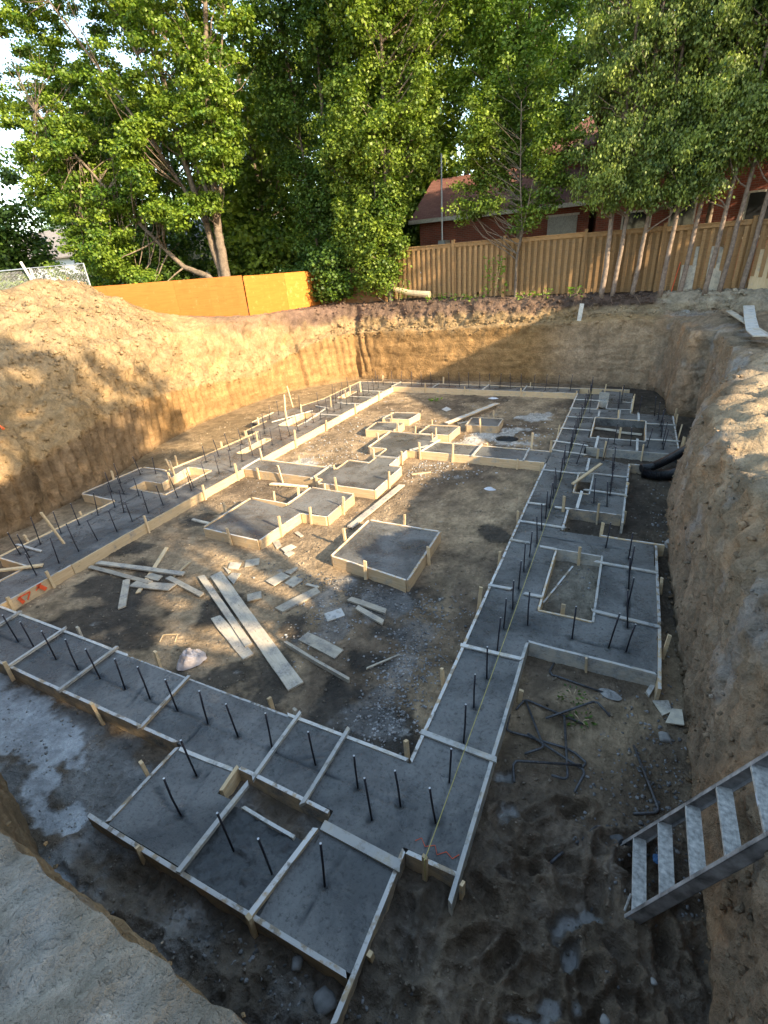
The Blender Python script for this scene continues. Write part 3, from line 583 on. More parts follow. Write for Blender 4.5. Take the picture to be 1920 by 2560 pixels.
# hole linings
for q in [(.05,7.0,-.62,7.0),(-.61,6.98,-.61,5.4),(-.61,5.38,.05,5.38),(.07,5.38,.07,7.02),(-.3,10.27,-.6,10.27),(-.6,10.26,-.6,9.24),(-.58,9.22,-.32,9.22),(-.31,9.24,-.31,10.27),(.66,14.33,-.6,14.42),(-.6,14.4,-.58,12.66),(-.57,12.64,.65,12.63),(.66,12.63,.67,14.3),(-.36,16.21,-.64,16.21),(-.62,16.2,-.62,15.3),(-.37,15.3,-.37,16.2)]:
    board(RF,*q,mat=random.choice((M_form,M_bar)),out=-1,th=.03)
for q in [(-1.33,3.05,-.61,3.03),(-1.33,4.38,-.65,4.41),(-1.33,5.70,-1.05,5.71),(-.82,5.67,-.63,5.67),(-1.32,7.05,-1.05,7.05),(-.83,6.99,-.62,6.98),(-1.3,7.74,-.58,7.73),(-1.32,8.5,-1.04,8.51),(-.81,8.46,-.6,8.47),(0,6.81,.79,6.79),(.06,5.6,.78,5.55),(-1.33,10.19,-.6,10.18),(-.31,10.26,.32,10.24),(-.39,9.39,.31,9.35),(-.47,11.1,-.46,10.4),(-.45,9.28,-.46,8.55),(-1.35,12.13,-.6,11.98),(-1.3,11.47,-.58,11.34),(-1.33,13.2,-.63,13.17),(-1.33,14.3,-.66,14.29),(.69,14.05,1.33,14.08),(.69,12.76,1.34,12.78),(0,15.2,0,14.35),(.48,15.0,.49,14.28),(-.4,12.7,-.4,11.9),(.48,12.7,.48,11.9),(-.53,15.0,-.52,14.5),(-1.33,15.2,-.64,15.2),(-.35,15.28,.24,15.3),(-1.33,16.22,-.64,16.2),(.08,16.15,.3,16.12)]:
    bar(RF,*q,wd=.055 if q[1]>4.3 else .06,th=.02)
for x,y,h in [(-1.37,3.8,.36),(-1.37,2.76,.38),(-1.37,7.84,.36),(-1.38,6.41,.36),(-1.38,5.24,.48),(-1.38,12.6,.5),(-1.37,11.45,.46),(1.36,14.95,.42),(1.38,14.35,.43),(1.38,13.34,.46),(1.39,12.45,.45),(1.43,12.3,.48),(.31,15.3,.6),(.33,16.0,.5),(-.55,17.3,.48),(.0,17.1,.45),(.01,14.38,.45),(0,7.72,.42),(-.31,5.44,.33),(.86,5.22,.38),(.88,6.56,.28),(-.32,11.61,.28),(-.19,11.8,.42),(.60,11.83,.4),(-.09,8.45,.42),(-.25,6.95,.34),(.07,4.68,.22),(.08,13.2,.33),(-.67,8.35,.5),(-1.38,10.17,.34),(-.56,3.95,.2),(.35,9.9,.25),(.36,10.8,.25),(.34,8.6,.24)]: stake(RF,x,y,h)
m=link('diagonal_plank',plank_mesh(1.15,.06,.03),M_stake,RF,(-.42,9.98,.3),(0,-.06,math.atan2(1.02,.42)))
m=link('leaning_stick',plank_mesh(.75,.025,.02),M_formd,RF,(-.44,6.0,.23),(0,-.35,1.15))
bx=MB(); bx.box(-.14,-.012,0,.14,.012,.25); link('end_block',bx.mesh(),M_bar,RF,(-.5,16.26,.2))
bx=MB(); bx.box(-.3,-.07,0,.3,.07,.02); link('scrap_board',bx.mesh(),M_ply,RF,(-.25,13.9,.02),(0,0,-.2)); link('scrap_board',bx.mesh(),M_ply,RF,(.3,13.7,.02),(0,0,-.15))

# ---- left footing
LF=thing('strip_footing','concrete strip footing along the left wall with stepped outer pads, dense upright bars and pockets','footing',(-8.8,9,0),GF)
rl=[(-8.43+random.gauss(0,.015),3.49+.39*k) for k in range(0,10)]+[(-8.5,7.15+.42*k) for k in range(0,25)]
ro=[(-9.42,y) for y in (3.82,4.19,4.6,4.98,5.40,5.8)]+[(-9.13,3.81),(-9.85,6.37),(-10.24,6.35),(-10.5,6.8),(-10.47,7.35),(-10.1,7.5),(-9.4,6.4),(-9.0,5.69),(-9.4,8.5),(-9.4,8.95),(-9.4,9.4),(-9.4,9.9),(-9.4,10.4),(-9.4,10.9),(-9.7,11.3),(-10.2,12.2),(-10.2,12.7),(-9.9,13.5),(-9.4,13.9),(-9.03,14.47),(-9.03,14.81),(-9.4,14.9),(-9.4,15.6),(-9.5,16.2)]
ln=[(-8.45,3.0,-8.5,16.8),(-9.42,3.7,-9.42,6.5),(-9.4,8.2,-9.4,16.8),(-9.4,6.35,-10.4,6.35),(-10.4,6.35,-10.4,7.5)]
link('concrete',slab_mesh('concrete',[(-8.8,2.70,-8.1,17.05),(-9.7,2.70,-8.8,3.1),(-9.7,3.62,-8.8,6.6),(-10.85,6.07,-9.7,6.6),(-10.85,6.6,-10.0,7.7),((-10.,7.07),(-9.43,7.07),(-9.6,7.7),(-10.,7.7)),((-9.98,7.7),(-9.6,7.7),(-9.6,8.1),(-9.9,8.1)),((-9.9,8.1),(-8.8,8.1),(-8.8,9.26),(-9.78,9.26)),((-9.78,9.26),(-9.06,9.26),(-9.06,10.5),(-9.68,10.5)),(-9.68,10.5,-8.8,11.7),(-10.15,11.0,-9.68,11.7),(-10.55,11.7,-9.5,13.12),((-10.3,13.12),(-8.8,13.12),(-8.8,15.1),(-9.8,15.1)),(-9.8,15.1,-9.35,16.1),(-9.05,15.1,-8.8,16.1),(-9.8,16.1,-8.8,17.05)],rebars=rl+ro,lines=ln,step=.045),M_conc,LF)
for x,y in rl+ro: rebar(LF,x,y,.48+random.gauss(0,.03),lean=(random.gauss(0,.06),random.gauss(0,.06)))
ob=board(LF,-8.09,2.73,-8.09,3.9,out=1); fb=ob
for q in [(-8.09,3.9,-8.09,8.38),(-8.09,9.04,-8.04,13.0),(-8.04,13.0,-7.99,17.0),(-9.7,6.0,-9.7,3.62),(-10.83,6.05,-9.72,6.03),(-10.85,7.7,-10.87,6.07),(-10.02,7.74,-10.82,7.74),(-9.84,8.8,-9.98,7.8),(-9.70,11.0,-9.84,8.82),(-10.15,12.0,-10.15,11.0),(-10.58,12.9,-10.56,11.8),(-9.8,14.9,-10.1,13.8),(-9.78,17.6,-9.81,14.92)]:
    board(LF,*q,mat=random.choice((M_form,M_form,M_stake)))
for q in [(-9.44,7.06,-9.98,7.06),(-9.59,8.08,-9.43,7.09),(-8.82,8.09,-9.58,8.09),(-9.98,7.04,-9.98,6.64),(-8.82,6.62,-8.82,8.08),(-9.97,6.62,-8.84,6.62),(-9.06,10.5,-9.06,9.28),(-8.82,10.5,-9.04,10.5),(-8.82,9.3,-8.82,10.48),(-9.5,13.1,-9.49,11.72),(-8.82,13.11,-9.48,13.11),(-8.81,11.74,-8.81,13.1),(-9.35,16.1,-9.35,15.12),(-9.06,15.1,-9.06,16.1),(-9.06,16.1,-9.35,16.1),(-8.82,3.6,-9.66,3.6),(-8.82,3.12,-8.82,3.58)]:
    board(LF,*q,mat=M_form,out=-1,th=.03)
for q in [(-8.9,13.0,-8.05,13.02),(-8.9,14.4,-8.02,14.4),(-8.9,15.3,-8.0,15.32),(-8.9,16.2,-8.0,16.2),(-8.12,9.06,-8.1,8.35),(-9.5,13.9,-8.9,13.7),(-9.86,11.9,-9.3,13.3),(-8.95,13.6,-8.75,12.1),(-9.8,4.0,-9.1,4.0)]: bar(LF,*q,wd=.05,th=.025)
link('leaning_plank',plank_mesh(1.5,.07,.03),M_stake,LF,(-9.15,3.25,.24),(0,.05,math.atan2(.75,1.)))
for x,y,h in [(-8.04,3.50,.36),(-8.03,2.84,.3),(-8.03,5.43,.38),(-8.03,6.99,.38),(-8.05,8.10,.45),(-8.03,9.05,.5),(-8.01,10.5,.52),(-7.98,12.07,.34),(-7.96,13.95,.34),(-7.95,15.7,.34),(-9.76,4.17,.35),(-9.76,5.27,.31),(-10.9,6.91,.42),(-10.2,8.25,.4),(-9.86,9.56,.35),(-9.82,10.57,.35),(-10.2,11.62,.42),(-9.0,9.77,.48),(-9.5,7.55,.6),(-9.4,7.3,.4),(-8.93,13.93,.55),(-8.85,16.03,.6),(-8.9,6.9,.3),(-9.2,15.8,.5),(-9.1,15.3,.45),(-9.1,10.2,.5),(-9.6,12.3,.45),(-9.5,13.0,.5)]: stake(LF,x,y,h)
stake(LF,-10.18,13.0,.78,lean=(.0,.12)); stake(LF,-10.7,14.2,.8,lean=(-.1,-.35)); stake(LF,-8.95,4.4,.9,lean=(.1,-.18)); stake(LF,-9.55,7.62,.7,lean=(.05,-.25))
# sprayed numerals on the inner board
m=MB()
def stroke(a,b,wd=.03):
    ax,az=a;bx_,bz=b; L=math.hypot(bx_-ax,bz-az); nx,nz=-(bz-az)/L*wd/2,(bx_-ax)/L*wd/2; X0=-8.044
    q=[(X0,ax+nx,az+nz),(X0,bx_+nx,bz+nz),(X0,bx_-nx,bz-nz),(X0,ax-nx,az-nz)]; m.add(q+[(X0+.002,b_,c_) for _,b_,c_ in q],[(4,5,6,7),(0,3,2,1),(0,1,5,4),(1,2,6,5),(2,3,7,6),(3,0,4,7)])
for a,b,wd in [((2.98,.17),(3.02,.05),.055),((2.98,.17),(3.16,.17),.022),((3.16,.17),(3.08,.06),.022)]: stroke(a,b,wd)
link('paint_mark',m.mesh('paint_mark'),M_red,LF); m=MB()
for a,b,wd in [((3.24,.13),(3.31,.17),.02),((3.30,.19),(3.38,.06),.06),((3.27,.2),(3.35,.2),.02)]: stroke(a,b,wd)
link('paint_mark',m.mesh('paint_mark'),M_red,LF)
# ---- far footing
FA=thing('strip_footing','farthest concrete strip footing crossing in front of the back wall of the pit','footing',(-5,17.4,0),GF)
rf=[(x,17.4) for x in (-8.9,-8.59,-8.18,-7.77,-7.38,-6.96,-6.57,-5.85,-5.46,-5.11,-4.70,-4.34,-3.97,-3.60,-3.22,-2.8,-2.4,-2.0,-1.6)]
link('concrete',slab_mesh('concrete',[(-9.78,17.05,-1.32,17.7)],rebars=rf,lines=[(-9,17.4,-1,17.4)],step=.05),M_conc,FA)
for x,y in rf: rebar(FA,x,y,.52)
for q in [(-7.96,17.03,-1.36,17.03),(.2,17.72,-9.78,17.72)]: board(FA,*q)
for q in [(-8.04,17.0,-7.98,17.75),(-6.38,17.02,-6.38,17.75),(-4.5,17.02,-4.45,17.75),(-3.1,17.02,-3.1,17.75)]: bar(FA,*q,th=.025)
for x,y,h in [(-6.67,16.98,.39),(-5.15,16.98,.30),(-3.14,16.98,.33),(-8.80,17.78,.44),(-6.22,17.78,.46),(-4.47,17.78,.38),(-2.99,17.78,.35),(-1.36,16.98,.3)]: stake(FA,x,y,h)
# ---- inner cross footing with two stepped pads
CF=thing('strip_footing','concrete cross footing with two stepped pads in the middle, joining both long footings','footing',(-5,9.8,0),GF)
link('concrete',slab_mesh('concrete',[(-4.38,10.65,-1.34,11.36),((-5.74,10.6),(-5.22,10.6),(-5.22,11.88),(-5.72,11.88)),(-5.22,10.6,-4.38,11.85),(-5.22,9.54,-4.72,10.6),((-5.8,8.2),(-4.42,8.2),(-4.40,9.52),(-5.8,9.57)),(-8.07,8.40,-5.8,9.02)],rebars=[],lines=[(-5.3,11.2,-4.9,11.4),(-8.0,8.7,-7.3,8.75)],step=.05,rough=.003),M_conc,CF)
for q in [(-4.38,10.63,-1.36,10.63),(-1.36,11.38,-4.36,11.38),(-5.76,11.9,-5.76,10.6),(-4.38,11.87,-5.72,11.9),(-4.36,11.38,-4.36,11.86),(-5.74,10.58,-5.26,10.58),(-5.24,10.56,-5.24,9.58),(-4.70,9.55,-4.70,10.58),(-4.68,10.62,-4.4,10.62),(-5.8,8.18,-4.42,8.18),(-4.4,8.18,-4.38,9.5),(-4.40,9.54,-4.70,9.54),(-5.26,9.57,-5.80,9.6),(-5.82,9.58,-5.82,9.05),(-5.82,8.36,-5.82,8.2),(-5.84,9.04,-8.06,9.04),(-8.06,8.38,-5.84,8.38)]: board(CF,*q)
for q in [(-6.05,9.12,-6.06,8.33),(-4.15,11.46,-4.3,10.62),(-3.0,11.42,-3.01,10.62),(-1.84,11.42,-1.82,10.62),(-5.28,9.97,-4.7,9.99),(-4.6,10.6,-4.3,11.0)]: bar(CF,*q,wd=.045)
for x,y,h in [(-4.34,8.75,.41),(-5.3,8.13,.42),(-5.60,8.12,.24),(-6.91,8.33,.45),(-6.91,9.09,.4),(-5.87,9.0,.3),(-5.81,11.23,.38),(-5.03,11.94,.42),(-2.85,11.43,.28),(-5.30,9.95,.42),(-4.31,11.45,.42),(-5.54,11.96,.42),(-1.80,11.44,.6),(-4.32,10.56,.45),(-3.50,10.58,.46),(-4.62,10.1,.36),(-1.95,10.58,.24),(-7.6,8.33,.3),(-5.95,8.33,.3)]: stake(CF,x,y,h)
# ---- pads
def padf(label,quads,boards,stakes,group=GP):
    xs_=[p for q in quads for p in ([q[0],q[2]] if not hasattr(q[0],'__len__') else [a[0] for a in q])]; ys_=[p for q in quads for p in ([q[1],q[3]] if not hasattr(q[0],'__len__') else [a[1] for a in q])]
    T=thing('pad_footing',label,'footing',(sum(xs_)/len(xs_),sum(ys_)/len(ys_),0),group)
    link('concrete',slab_mesh('concrete',quads,step=.045,rough=.002),M_conc,T)
    m=MB(); cx,cy_=sum(xs_)/len(xs_),sum(ys_)/len(ys_)
    for q in boards: board(T,*q)
    for x,y,h in stakes: stake(T,x,y,h)
    return T
padf('stepped concrete pad with bright orange-tinted form boards, left of centre beside the loose planks',[((-6.79,5.72),(-5.47,5.69),(-5.38,6.85),(-6.76,7.04)),((-5.82,6.91),(-5.38,6.85),(-5.2,6.84),(-5.8,6.98)),((-5.8,6.98),(-4.78,6.84),(-4.76,7.86),(-5.8,7.9))],
 [(-6.79,5.70,-5.47,5.66),(-5.45,5.66,-5.35,6.80),(-5.33,6.80,-4.76,6.82),(-4.75,6.82,-4.74,7.86),(-4.76,7.88,-5.8,7.92),(-5.82,7.90,-5.84,7.06),(-5.86,7.06,-6.76,7.08),(-6.78,7.05,-6.81,5.72)],
 [(-6.10,5.62,.36),(-5.37,6.18,.45),(-5.10,6.77,.38),(-4.70,7.33,.41),(-6.87,6.38,.4),(-6.24,7.13,.4),(-5.89,7.50,.42)])
padf('large square concrete pad alone in the middle, nearest of the pads to the camera',[((-3.93,5.66),(-2.52,5.44),(-2.56,6.94),(-3.89,6.94))],
 [(-3.93,5.64,-2.52,5.42),(-2.50,5.42,-2.54,6.94),(-2.56,6.96,-3.88,6.96),(-3.91,6.94,-3.95,5.66)],[(-3.24,5.47,.36),(-3.99,6.19,.42),(-3.25,7.03,.4),(-2.45,6.2,.34)])
padf('small square concrete pad farthest back, with one tall stake in its near edge',[((-6.52,13.05),(-5.72,13.12),(-5.64,13.8),(-6.44,13.72))],
 [(-6.52,13.03,-5.72,13.10),(-5.70,13.10,-5.62,13.8),(-5.64,13.82,-6.44,13.74),(-6.46,13.72,-6.54,13.05)],[(-6.2,13.0,.44)])
padf('small square concrete pad just in front of the farthest one, left of the others',[((-6.5,11.9),(-5.74,12.0),(-5.72,12.75),(-6.52,12.63))],
 [(-6.5,11.88,-5.74,11.98),(-5.72,12.0,-5.70,12.75),(-5.72,12.77,-6.52,12.65),(-6.54,12.63,-6.52,11.9)],[(-5.64,12.15,.5)])
padf('small square concrete pad touching the stepped middle pad, where the long plank ends',[((-4.89,11.98),(-4.07,12.0),(-4.03,12.77),(-4.85,12.7))],
 [(-4.89,11.96,-4.07,11.98),(-4.05,12.0,-4.01,12.77),(-4.03,12.79,-4.85,12.72),(-4.87,12.7,-4.91,11.98)],[(-4.4,11.93,.4),(-4.8,12.78,.35)])
padf('small shaded concrete pad standing alone on the right, behind the black cloth',[((-3.85,12.95),(-3.01,13.02),(-3.04,13.74),(-3.88,13.68))],
 [(-3.85,12.93,-3.01,13.0),(-2.99,13.02,-3.02,13.74),(-3.04,13.76,-3.88,13.70),(-3.9,13.68,-3.87,12.95)],[(-3.43,12.9,.44),(-3.3,13.83,.4)])

# ================================================================ loose things on the floor
def fz(x,y):
    i=min(len(xs)-1,int(np.searchsorted(xs,x))); j=min(len(ys)-1,int(np.searchsorted(ys,y))); return float(H[j,i])
def loose(label,a,b,wd,th=.02,z=.0,mat=None,name='plank',cat='plank',group='loose planks on the pit floor',tilt=0,roll=0,taper=0,chip=.004):
    (x0,y0),(x1,y1)=a,b; L=math.hypot(x1-x0,y1-y0); ang=math.atan2(y1-y0,x1-x0)
    zz=max(fz(x0,y0),fz(x1,y1),fz((x0+x1)/2,(y0+y1)/2))+.004+z
    o=link(name,plank_mesh(L,wd,th,.003,taper=taper,chip=chip),mat or M_plank,None,((x0+x1)/2,(y0+y1)/2,zz+abs(tilt)*L/2),(roll,-tilt,ang)); return tag(o,label,cat,group)
loose('longest wide plank, grey with dried concrete, pointing down at the front footing',(-5.65,4.73),(-3.0,3.2),.2,.025)
loose('long narrow plank lying close along the left side of the longest wide plank',(-5.85,4.6),(-4.0,3.56),.105,.035)
loose('short wide plank with a broken lower end, left of the two long parallel planks',(-4.87,3.87),(-3.88,3.40),.17,.025,chip=.02)
loose('thin whitish plank on top of the heap beside the left footing, uppermost of the heap',(-7.95,4.25),(-6.15,4.52),.1,.03,z=.03)
loose('thin whitish plank crossing under the uppermost one, reaching nearly to the left footing',(-8.0,4.12),(-6.5,4.14),.085,.02,z=.015)
loose('short broad board with slanted ends at the middle of the left heap',(-6.78,4.02),(-6.05,4.18),.19,.02,z=.012,chip=.02)
loose('narrow plank slanting right from the left heap towards the long planks',(-6.36,4.37),(-5.45,4.20),.095,.03)
loose('short plank lying apart below the left heap, pointing at the camera',(-7.0,4.08),(-6.42,3.52),.115,.025)
loose('narrow bright lath sticking out behind the left heap towards the back left',(-6.5,3.88),(-7.18,5.1),.075,.02,z=0,mat=M_stake)
loose('thin lath slanting away on the right of the left heap',(-6.3,4.43),(-6.37,4.87),.04,.02,mat=M_stake)
loose('broad short plank piece under the left heap',(-6.74,4.3),(-6.46,4.3),.14,.015)
loose('stout plank lying alone right of the plywood scraps',(-4.08,4.33),(-3.79,4.95),.17,.03)
loose('wide short plank sunk in grey mud above the thick batten',(-3.42,3.98),(-2.79,3.86),.185,.02,mat=M_ply)
loose('thick pinkish batten lying alone nearest the front footing',(-3.55,3.76),(-2.44,3.50),.05,.06,mat=M_plank,chip=.01)
loose('upper of two crossed planks forming a v, below the large square pad',(-3.21,4.89),(-2.58,4.82),.1,.03,z=.02)
loose('lower of two crossed planks forming a v, below the large square pad',(-3.02,4.77),(-2.52,4.60),.085,.03)
loose('thin pale stick alone on dark soil right of the planks',(-2.35,3.77),(-2.07,4.14),.025,.015,mat=M_ply)
loose('long plank leaning over the gravel between the stepped pad and the large square pad',(-4.27,6.83),(-4.10,8.9),.13,.03,z=.02)
loose('thin stick on the sunlit floor right of the stepped pads',(-4.14,9.55),(-3.76,9.81),.04,.02,mat=M_stake)
loose('long pale plank rising from the small pad towards the back wall, half in shade',(-4.53,13.18),(-3.62,15.6),.17,.03,z=.1,tilt=0,mat=M_form)
loose('short plank lying beside the lone shaded pad',(-4.31,13.56),(-4.0,13.9),.1,.02)
loose('flat plank lying along the near board of the left cross footing',(-7.1,8.12),(-6.15,8.24),.1,.03,mat=M_form)
loose('short plank end beside the corner of the stepped left pad',(-7.57,6.13),(-7.1,6.1),.07,.03,mat=M_ply)
loose('short pale stick leaning by the left corner of the stepped left pad',(-7.05,6.2),(-6.95,6.5),.06,.04,mat=M_ply)
loose('upright shiny plank end standing in the mud by the right wall',(.7,4.55),(.8,4.83),.05,.03,mat=M_bar)
PG='plywood offcuts on the pit floor'
def scrap(label,pts,z=.0,mat=None):
    pts=list(pts); cx=sum(p[0] for p in pts)/len(pts); cy_=sum(p[1] for p in pts)/len(pts)
    m=MB(); m.prism([(p[0]-cx,p[1]-cy_) for p in pts],0,.016); zz=max(fz(*p) for p in pts)+.004+z
    return tag(link('plywood_scrap',m.mesh('plywood_scrap'),mat or M_ply,None,(cx,cy_,zz),(random.gauss(0,.02),random.gauss(0,.02),0)),label,'offcut',PG)
scrap('small squarish plywood offcut at the top left of the scraps',[(-5.60,4.96),(-5.41,4.99),(-5.49,5.18),(-5.69,5.12)])
scrap('plywood offcut with slanted corners right of the top left one',[(-5.35,5.09),(-5.15,5.22),(-5.28,5.41),(-5.47,5.27)])
scrap('ragged plywood offcut touching the upper end of the longest plank',[(-5.42,4.74),(-5.18,4.62),(-5.27,4.90),(-5.43,4.87)])
scrap('thin triangular splinter beside the upper end of the longest plank',[(-5.70,4.96),(-5.48,4.83),(-5.49,4.90)])
scrap('largest rectangular plywood offcut in the middle of the scraps',[(-4.73,4.86),(-4.51,4.79),(-4.43,5.11),(-4.64,5.17)])
scrap('square plywood offcut at the right end of the middle scraps',[(-4.42,4.94),(-4.22,4.88),(-4.17,5.10),(-4.38,5.16)])
scrap('sunlit plywood offcut behind the largest rectangular one',[(-4.59,5.17),(-4.45,5.16),(-4.44,5.35),(-4.48,5.39)],.008)
scrap('plywood offcut alone between the longest plank and the stout plank',[(-4.66,4.33),(-4.50,4.47),(-4.62,4.61),(-4.77,4.46)])
scrap('plywood offcut smeared with grey concrete, right of the stout plank',[(-3.40,4.48),(-3.26,4.35),(-3.09,4.55),(-3.23,4.68)],0,M_bar)
scrap('small plywood offcut nearest the corner of the orange-tinted pad',[(-5.40,5.93),(-5.19,5.77),(-5.16,5.88),(-5.32,6.02)])
scrap('plywood offcut lying next to the large pad shadow',[(-5.09,5.77),(-4.95,5.69),(-4.87,5.93),(-5.01,5.97)])
scrap('broken corner of plywood tucked under the offcut by the pad shadow',[(-4.95,5.66),(-4.82,5.60),(-4.78,5.74),(-4.89,5.79)])
scrap('small plywood offcut close behind the orange-tinted pad corner',[(-5.20,6.34),(-5.00,6.25),(-4.98,6.32),(-5.18,6.42)])
scrap('thin strip of plywood right of the square offcut',[(-4.06,5.0),(-3.83,5.0),(-3.83,5.04),(-4.06,5.05)])
scrap('white square of board lying at the edge of the shade near the back',[(-5.29,14.94),(-5.07,14.74),(-4.98,15.0),(-5.23,15.25)],0,M_trim)
scrap('slanted plywood scrap nearer the footing in the muddy right corridor',[(.75,4.48),(.84,4.31),(.93,4.40),(.90,4.54)])
scrap('plywood scrap nearest the right wall in the muddy corridor',[(.86,4.21),(1.03,4.25),(1.02,4.45),(.93,4.43)],.018)
# frame pressed in mud
m=MB(); q=[(-5.25,3.19),(-5.32,3.31),(-5.15,3.41),(-5.05,3.27)]
for i in (1,2,3): m.tube([(q[i-1][0],q[i-1][1],fz(*q[i-1])+.01),(q[i][0],q[i][1],fz(*q[i])+.012)],.008,4)
tag(link('wood_frame',m.mesh('wood_frame'),M_stake),'little open square of thin wood strips pressed in sunlit sand','frame')
# bent rebars
BG='bent steel bars lying in the muddy right corridor'
def bent(label,pts,r=.012,z=.012,group=BG):
    P=[]; pts=[Vector((x,y,0)) for x,y in pts]
    for i,p in enumerate(pts):
        if 0<i<len(pts)-1:
            a=(pts[i-1]-p); b=(pts[i+1]-p); k=min(.05,a.length*.4,b.length*.4); A=p+a.normalized()*k; B=p+b.normalized()*k
            for t in (0,.25,.5,.75,1): P.append(A*(1-t)**2+p*2*t*(1-t)+B*t*t)
        else: P.append(p)
    P=[Vector((p.x,p.y,fz(p.x,p.y)+z+.008)) for p in P]; c=P[len(P)//2].copy(); m=MB(); m.tube([p-c for p in P],r,8)
    return tag(link('bent_rebar',m.mesh('bent_rebar',True),M_rebarl,None,c),label,'steel bar',group)
bent('bent steel bar hooked at its left end, farthest back next to the form board',[(-.29,4.68),(-.32,4.52),(-.28,4.46),(.31,4.40)])
bent('bent steel bar with a short hook beside the footing, crossing towards the right',[(-.56,3.82),(-.51,3.98),(-.47,3.99),(.11,3.90)],z=.02)
bent('bent steel bar starting at the hook corner and turning back left at the bottom',[(-.49,3.97),(-.21,3.45),(-.37,3.3)],z=.035)
bent('bent steel bar crossing over with its hook at the right end',[(-.25,3.8),(.20,4.22),(.35,4.07)],z=.04)
bent('longest bent steel bar hooked at both ends, running from the footing to the right',[(-.61,3.74),(-.60,3.52),(-.36,3.53),(.02,3.54),(.18,3.45),(.15,3.38)],z=.02)
bent('bent steel bar running straight towards the camera with a left foot',[(-.08,3.9),(.04,3.2),(-.10,3.16)],z=.05)
bent('bent steel bar lying diagonally with its hook pointing at the camera',[(-.39,3.55),(.18,3.34),(.11,3.1)],z=.035)
bent('bent steel bar nearest the camera, straight across with its left end turned down',[(-.40,2.95),(-.45,3.14),(.14,3.37)],z=.06)
bent('l shaped steel bar alone on stony soil near the ladder',[(.58,3.82),(.79,3.2),(.59,3.1)])
bent('short straight steel bar half buried in mud left of the ladder foot',[(.17,2.64),(.31,2.83)],z=.0)
bent('shortest steel bar end poking from mud beside the grey puddle',[(-.01,2.41),(.08,2.53)],z=.0)
bent('thin steel bar end lying in the slurry at the far left front',[(-5.25,1.03),(-4.72,.98)],r=.008,group=None)
# string line
m=MB(); m.tube([(-.86,1.885,.12),(-.86,1.89,.375),(-.858,1.96,.38),(-.85,5,.37),(-.86,9,.36),(-.87,13,.36),(-.88,16.9,.4)],.0045,5)
tag(link('string_line',m.mesh('string_line'),M_string),'taut yellowish string stretched along the right footing','string line')
# plastic sheet crumpled
def crumple(name,pts_c,rx,ry,h,mat,label,cat,seed=1,n=26,rz=0):
    s,t=np.meshgrid(np.linspace(0,1,n),np.linspace(0,2*PI,n*2)); p=np.stack([s*np.cos(t)*2+seed,s*np.sin(t)*2,0*s],-1)
    R_=1+.22*fbm(np.stack([np.cos(t)*1.5+seed*3,np.sin(t)*1.5,0*t],-1),3)
    z=h*(1-s**2)*(.55+.6*fbm(p*1.3,4,.65,True))+.012
    V=np.stack([s*R_*rx*np.cos(t),s*R_*ry*np.sin(t),np.maximum(z,.002)],-1)
    me=npmesh(name,V.reshape(-1,3),gridfaces(*s.shape),None,True); return tag(link(name,me,mat,None,(pts_c[0],pts_c[1],fz(*pts_c)+.005),(0,0,rz)),label,cat)
M_bag=flat('grubby_plastic',(.48,.42,.40),.35,0,6,.35,.02,.6)
crumple('plastic_sheet',(-4.52,3.06),.2,.14,.2,M_bag,'crumpled pinkish white plastic sheet on the floor by the front footing','plastic sheet',2,rz=.9)
crumple('black_cloth',(-2.62,12.55),.3,.2,.06,M_black,'black crumpled plastic lying on pale dusty ground','black sheet',5)
crumple('cement_bag',(-2.25,9.3),.12,.07,.05,M_white,'small white crumpled wrapper on the shaded floor','wrapper',8)
crumple('cement_bag',(-4.0,16.6),.16,.09,.05,M_white,'small white wrapper against the farthest footing board','wrapper',9)
crumple('concrete_splash',(.33,4.41),.13,.07,.03,M_stone,'pale hardened splash of concrete at the end of a bent bar','concrete splash',11,rz=-.3)
crumple('blue_wrapper',(.78,2.75),.06,.04,.05,flat('blue_plastic',(.07,.2,.42),.4),'small blue wrapper on the mud behind the ladder rungs','wrapper',12)
# weeds in the corridor
def leafy(name,c,n,r,hgt,ls,mat,label,cat='weed',group=None,stem=True,drop=.5,seed=0):
    g=np.random.default_rng(seed+5); m_v=[];m_f=[];col_=[]
    for i in range(n):
        a=g.uniform(0,2*PI); rr2=r*math.sqrt(g.uniform()); zz=hgt*g.uniform(.15,1); p=np.array([rr2*math.cos(a),rr2*math.sin(a),zz])
        d=np.array([math.cos(a),math.sin(a),g.uniform(-drop,.6)]); d/=np.linalg.norm(d); s_=np.cross(d,g.normal(size=3)); s_/=np.linalg.norm(s_); l=ls*g.uniform(.6,1.3); k=len(m_v)
        m_v+= [p,p+d*l*.5+s_*l*.28,p+d*l,p+d*l*.5-s_*l*.28]; m_f.append((k,k+1,k+2,k+3)); col_+= [g.uniform()]*4
    T=tag(empty(name,c),label,cat,group); link('foliage',npmesh('foliage',np.array(m_v),np.array(m_f),{'rnd':np.array(col_)}),mat,T,c)
    if stem:
        mb=MB()
        for i in range(3):
            a=g.uniform(0,2*PI); mb.tube([(0,0,-.05),(r*.3*math.cos(a),r*.3*math.sin(a),hgt*.5),(r*.6*math.cos(a),r*.6*math.sin(a),hgt*.95)],.004,5)
        link('stem',mb.mesh('stem'),M_stake,T,c)
    return T
leafy('weed',(-.03,4.25,.02),36,.14,.03,.045,M_dark_l,'limp green weed lying under the bent bars behind','weed','wilted weeds among the bent bars',drop=.2,seed=1)
leafy('weed',(.08,3.95,.02),34,.13,.03,.045,M_dark_l,'limp green weed lying beneath the crossing bent bars','weed','wilted weeds among the bent bars',drop=.2,seed=2)
leafy('weed',(-5.9,16.0,.02),40,.2,.06,.1,M_weed,'small green sprig on the floor near the farthest footing','weed',seed=3)
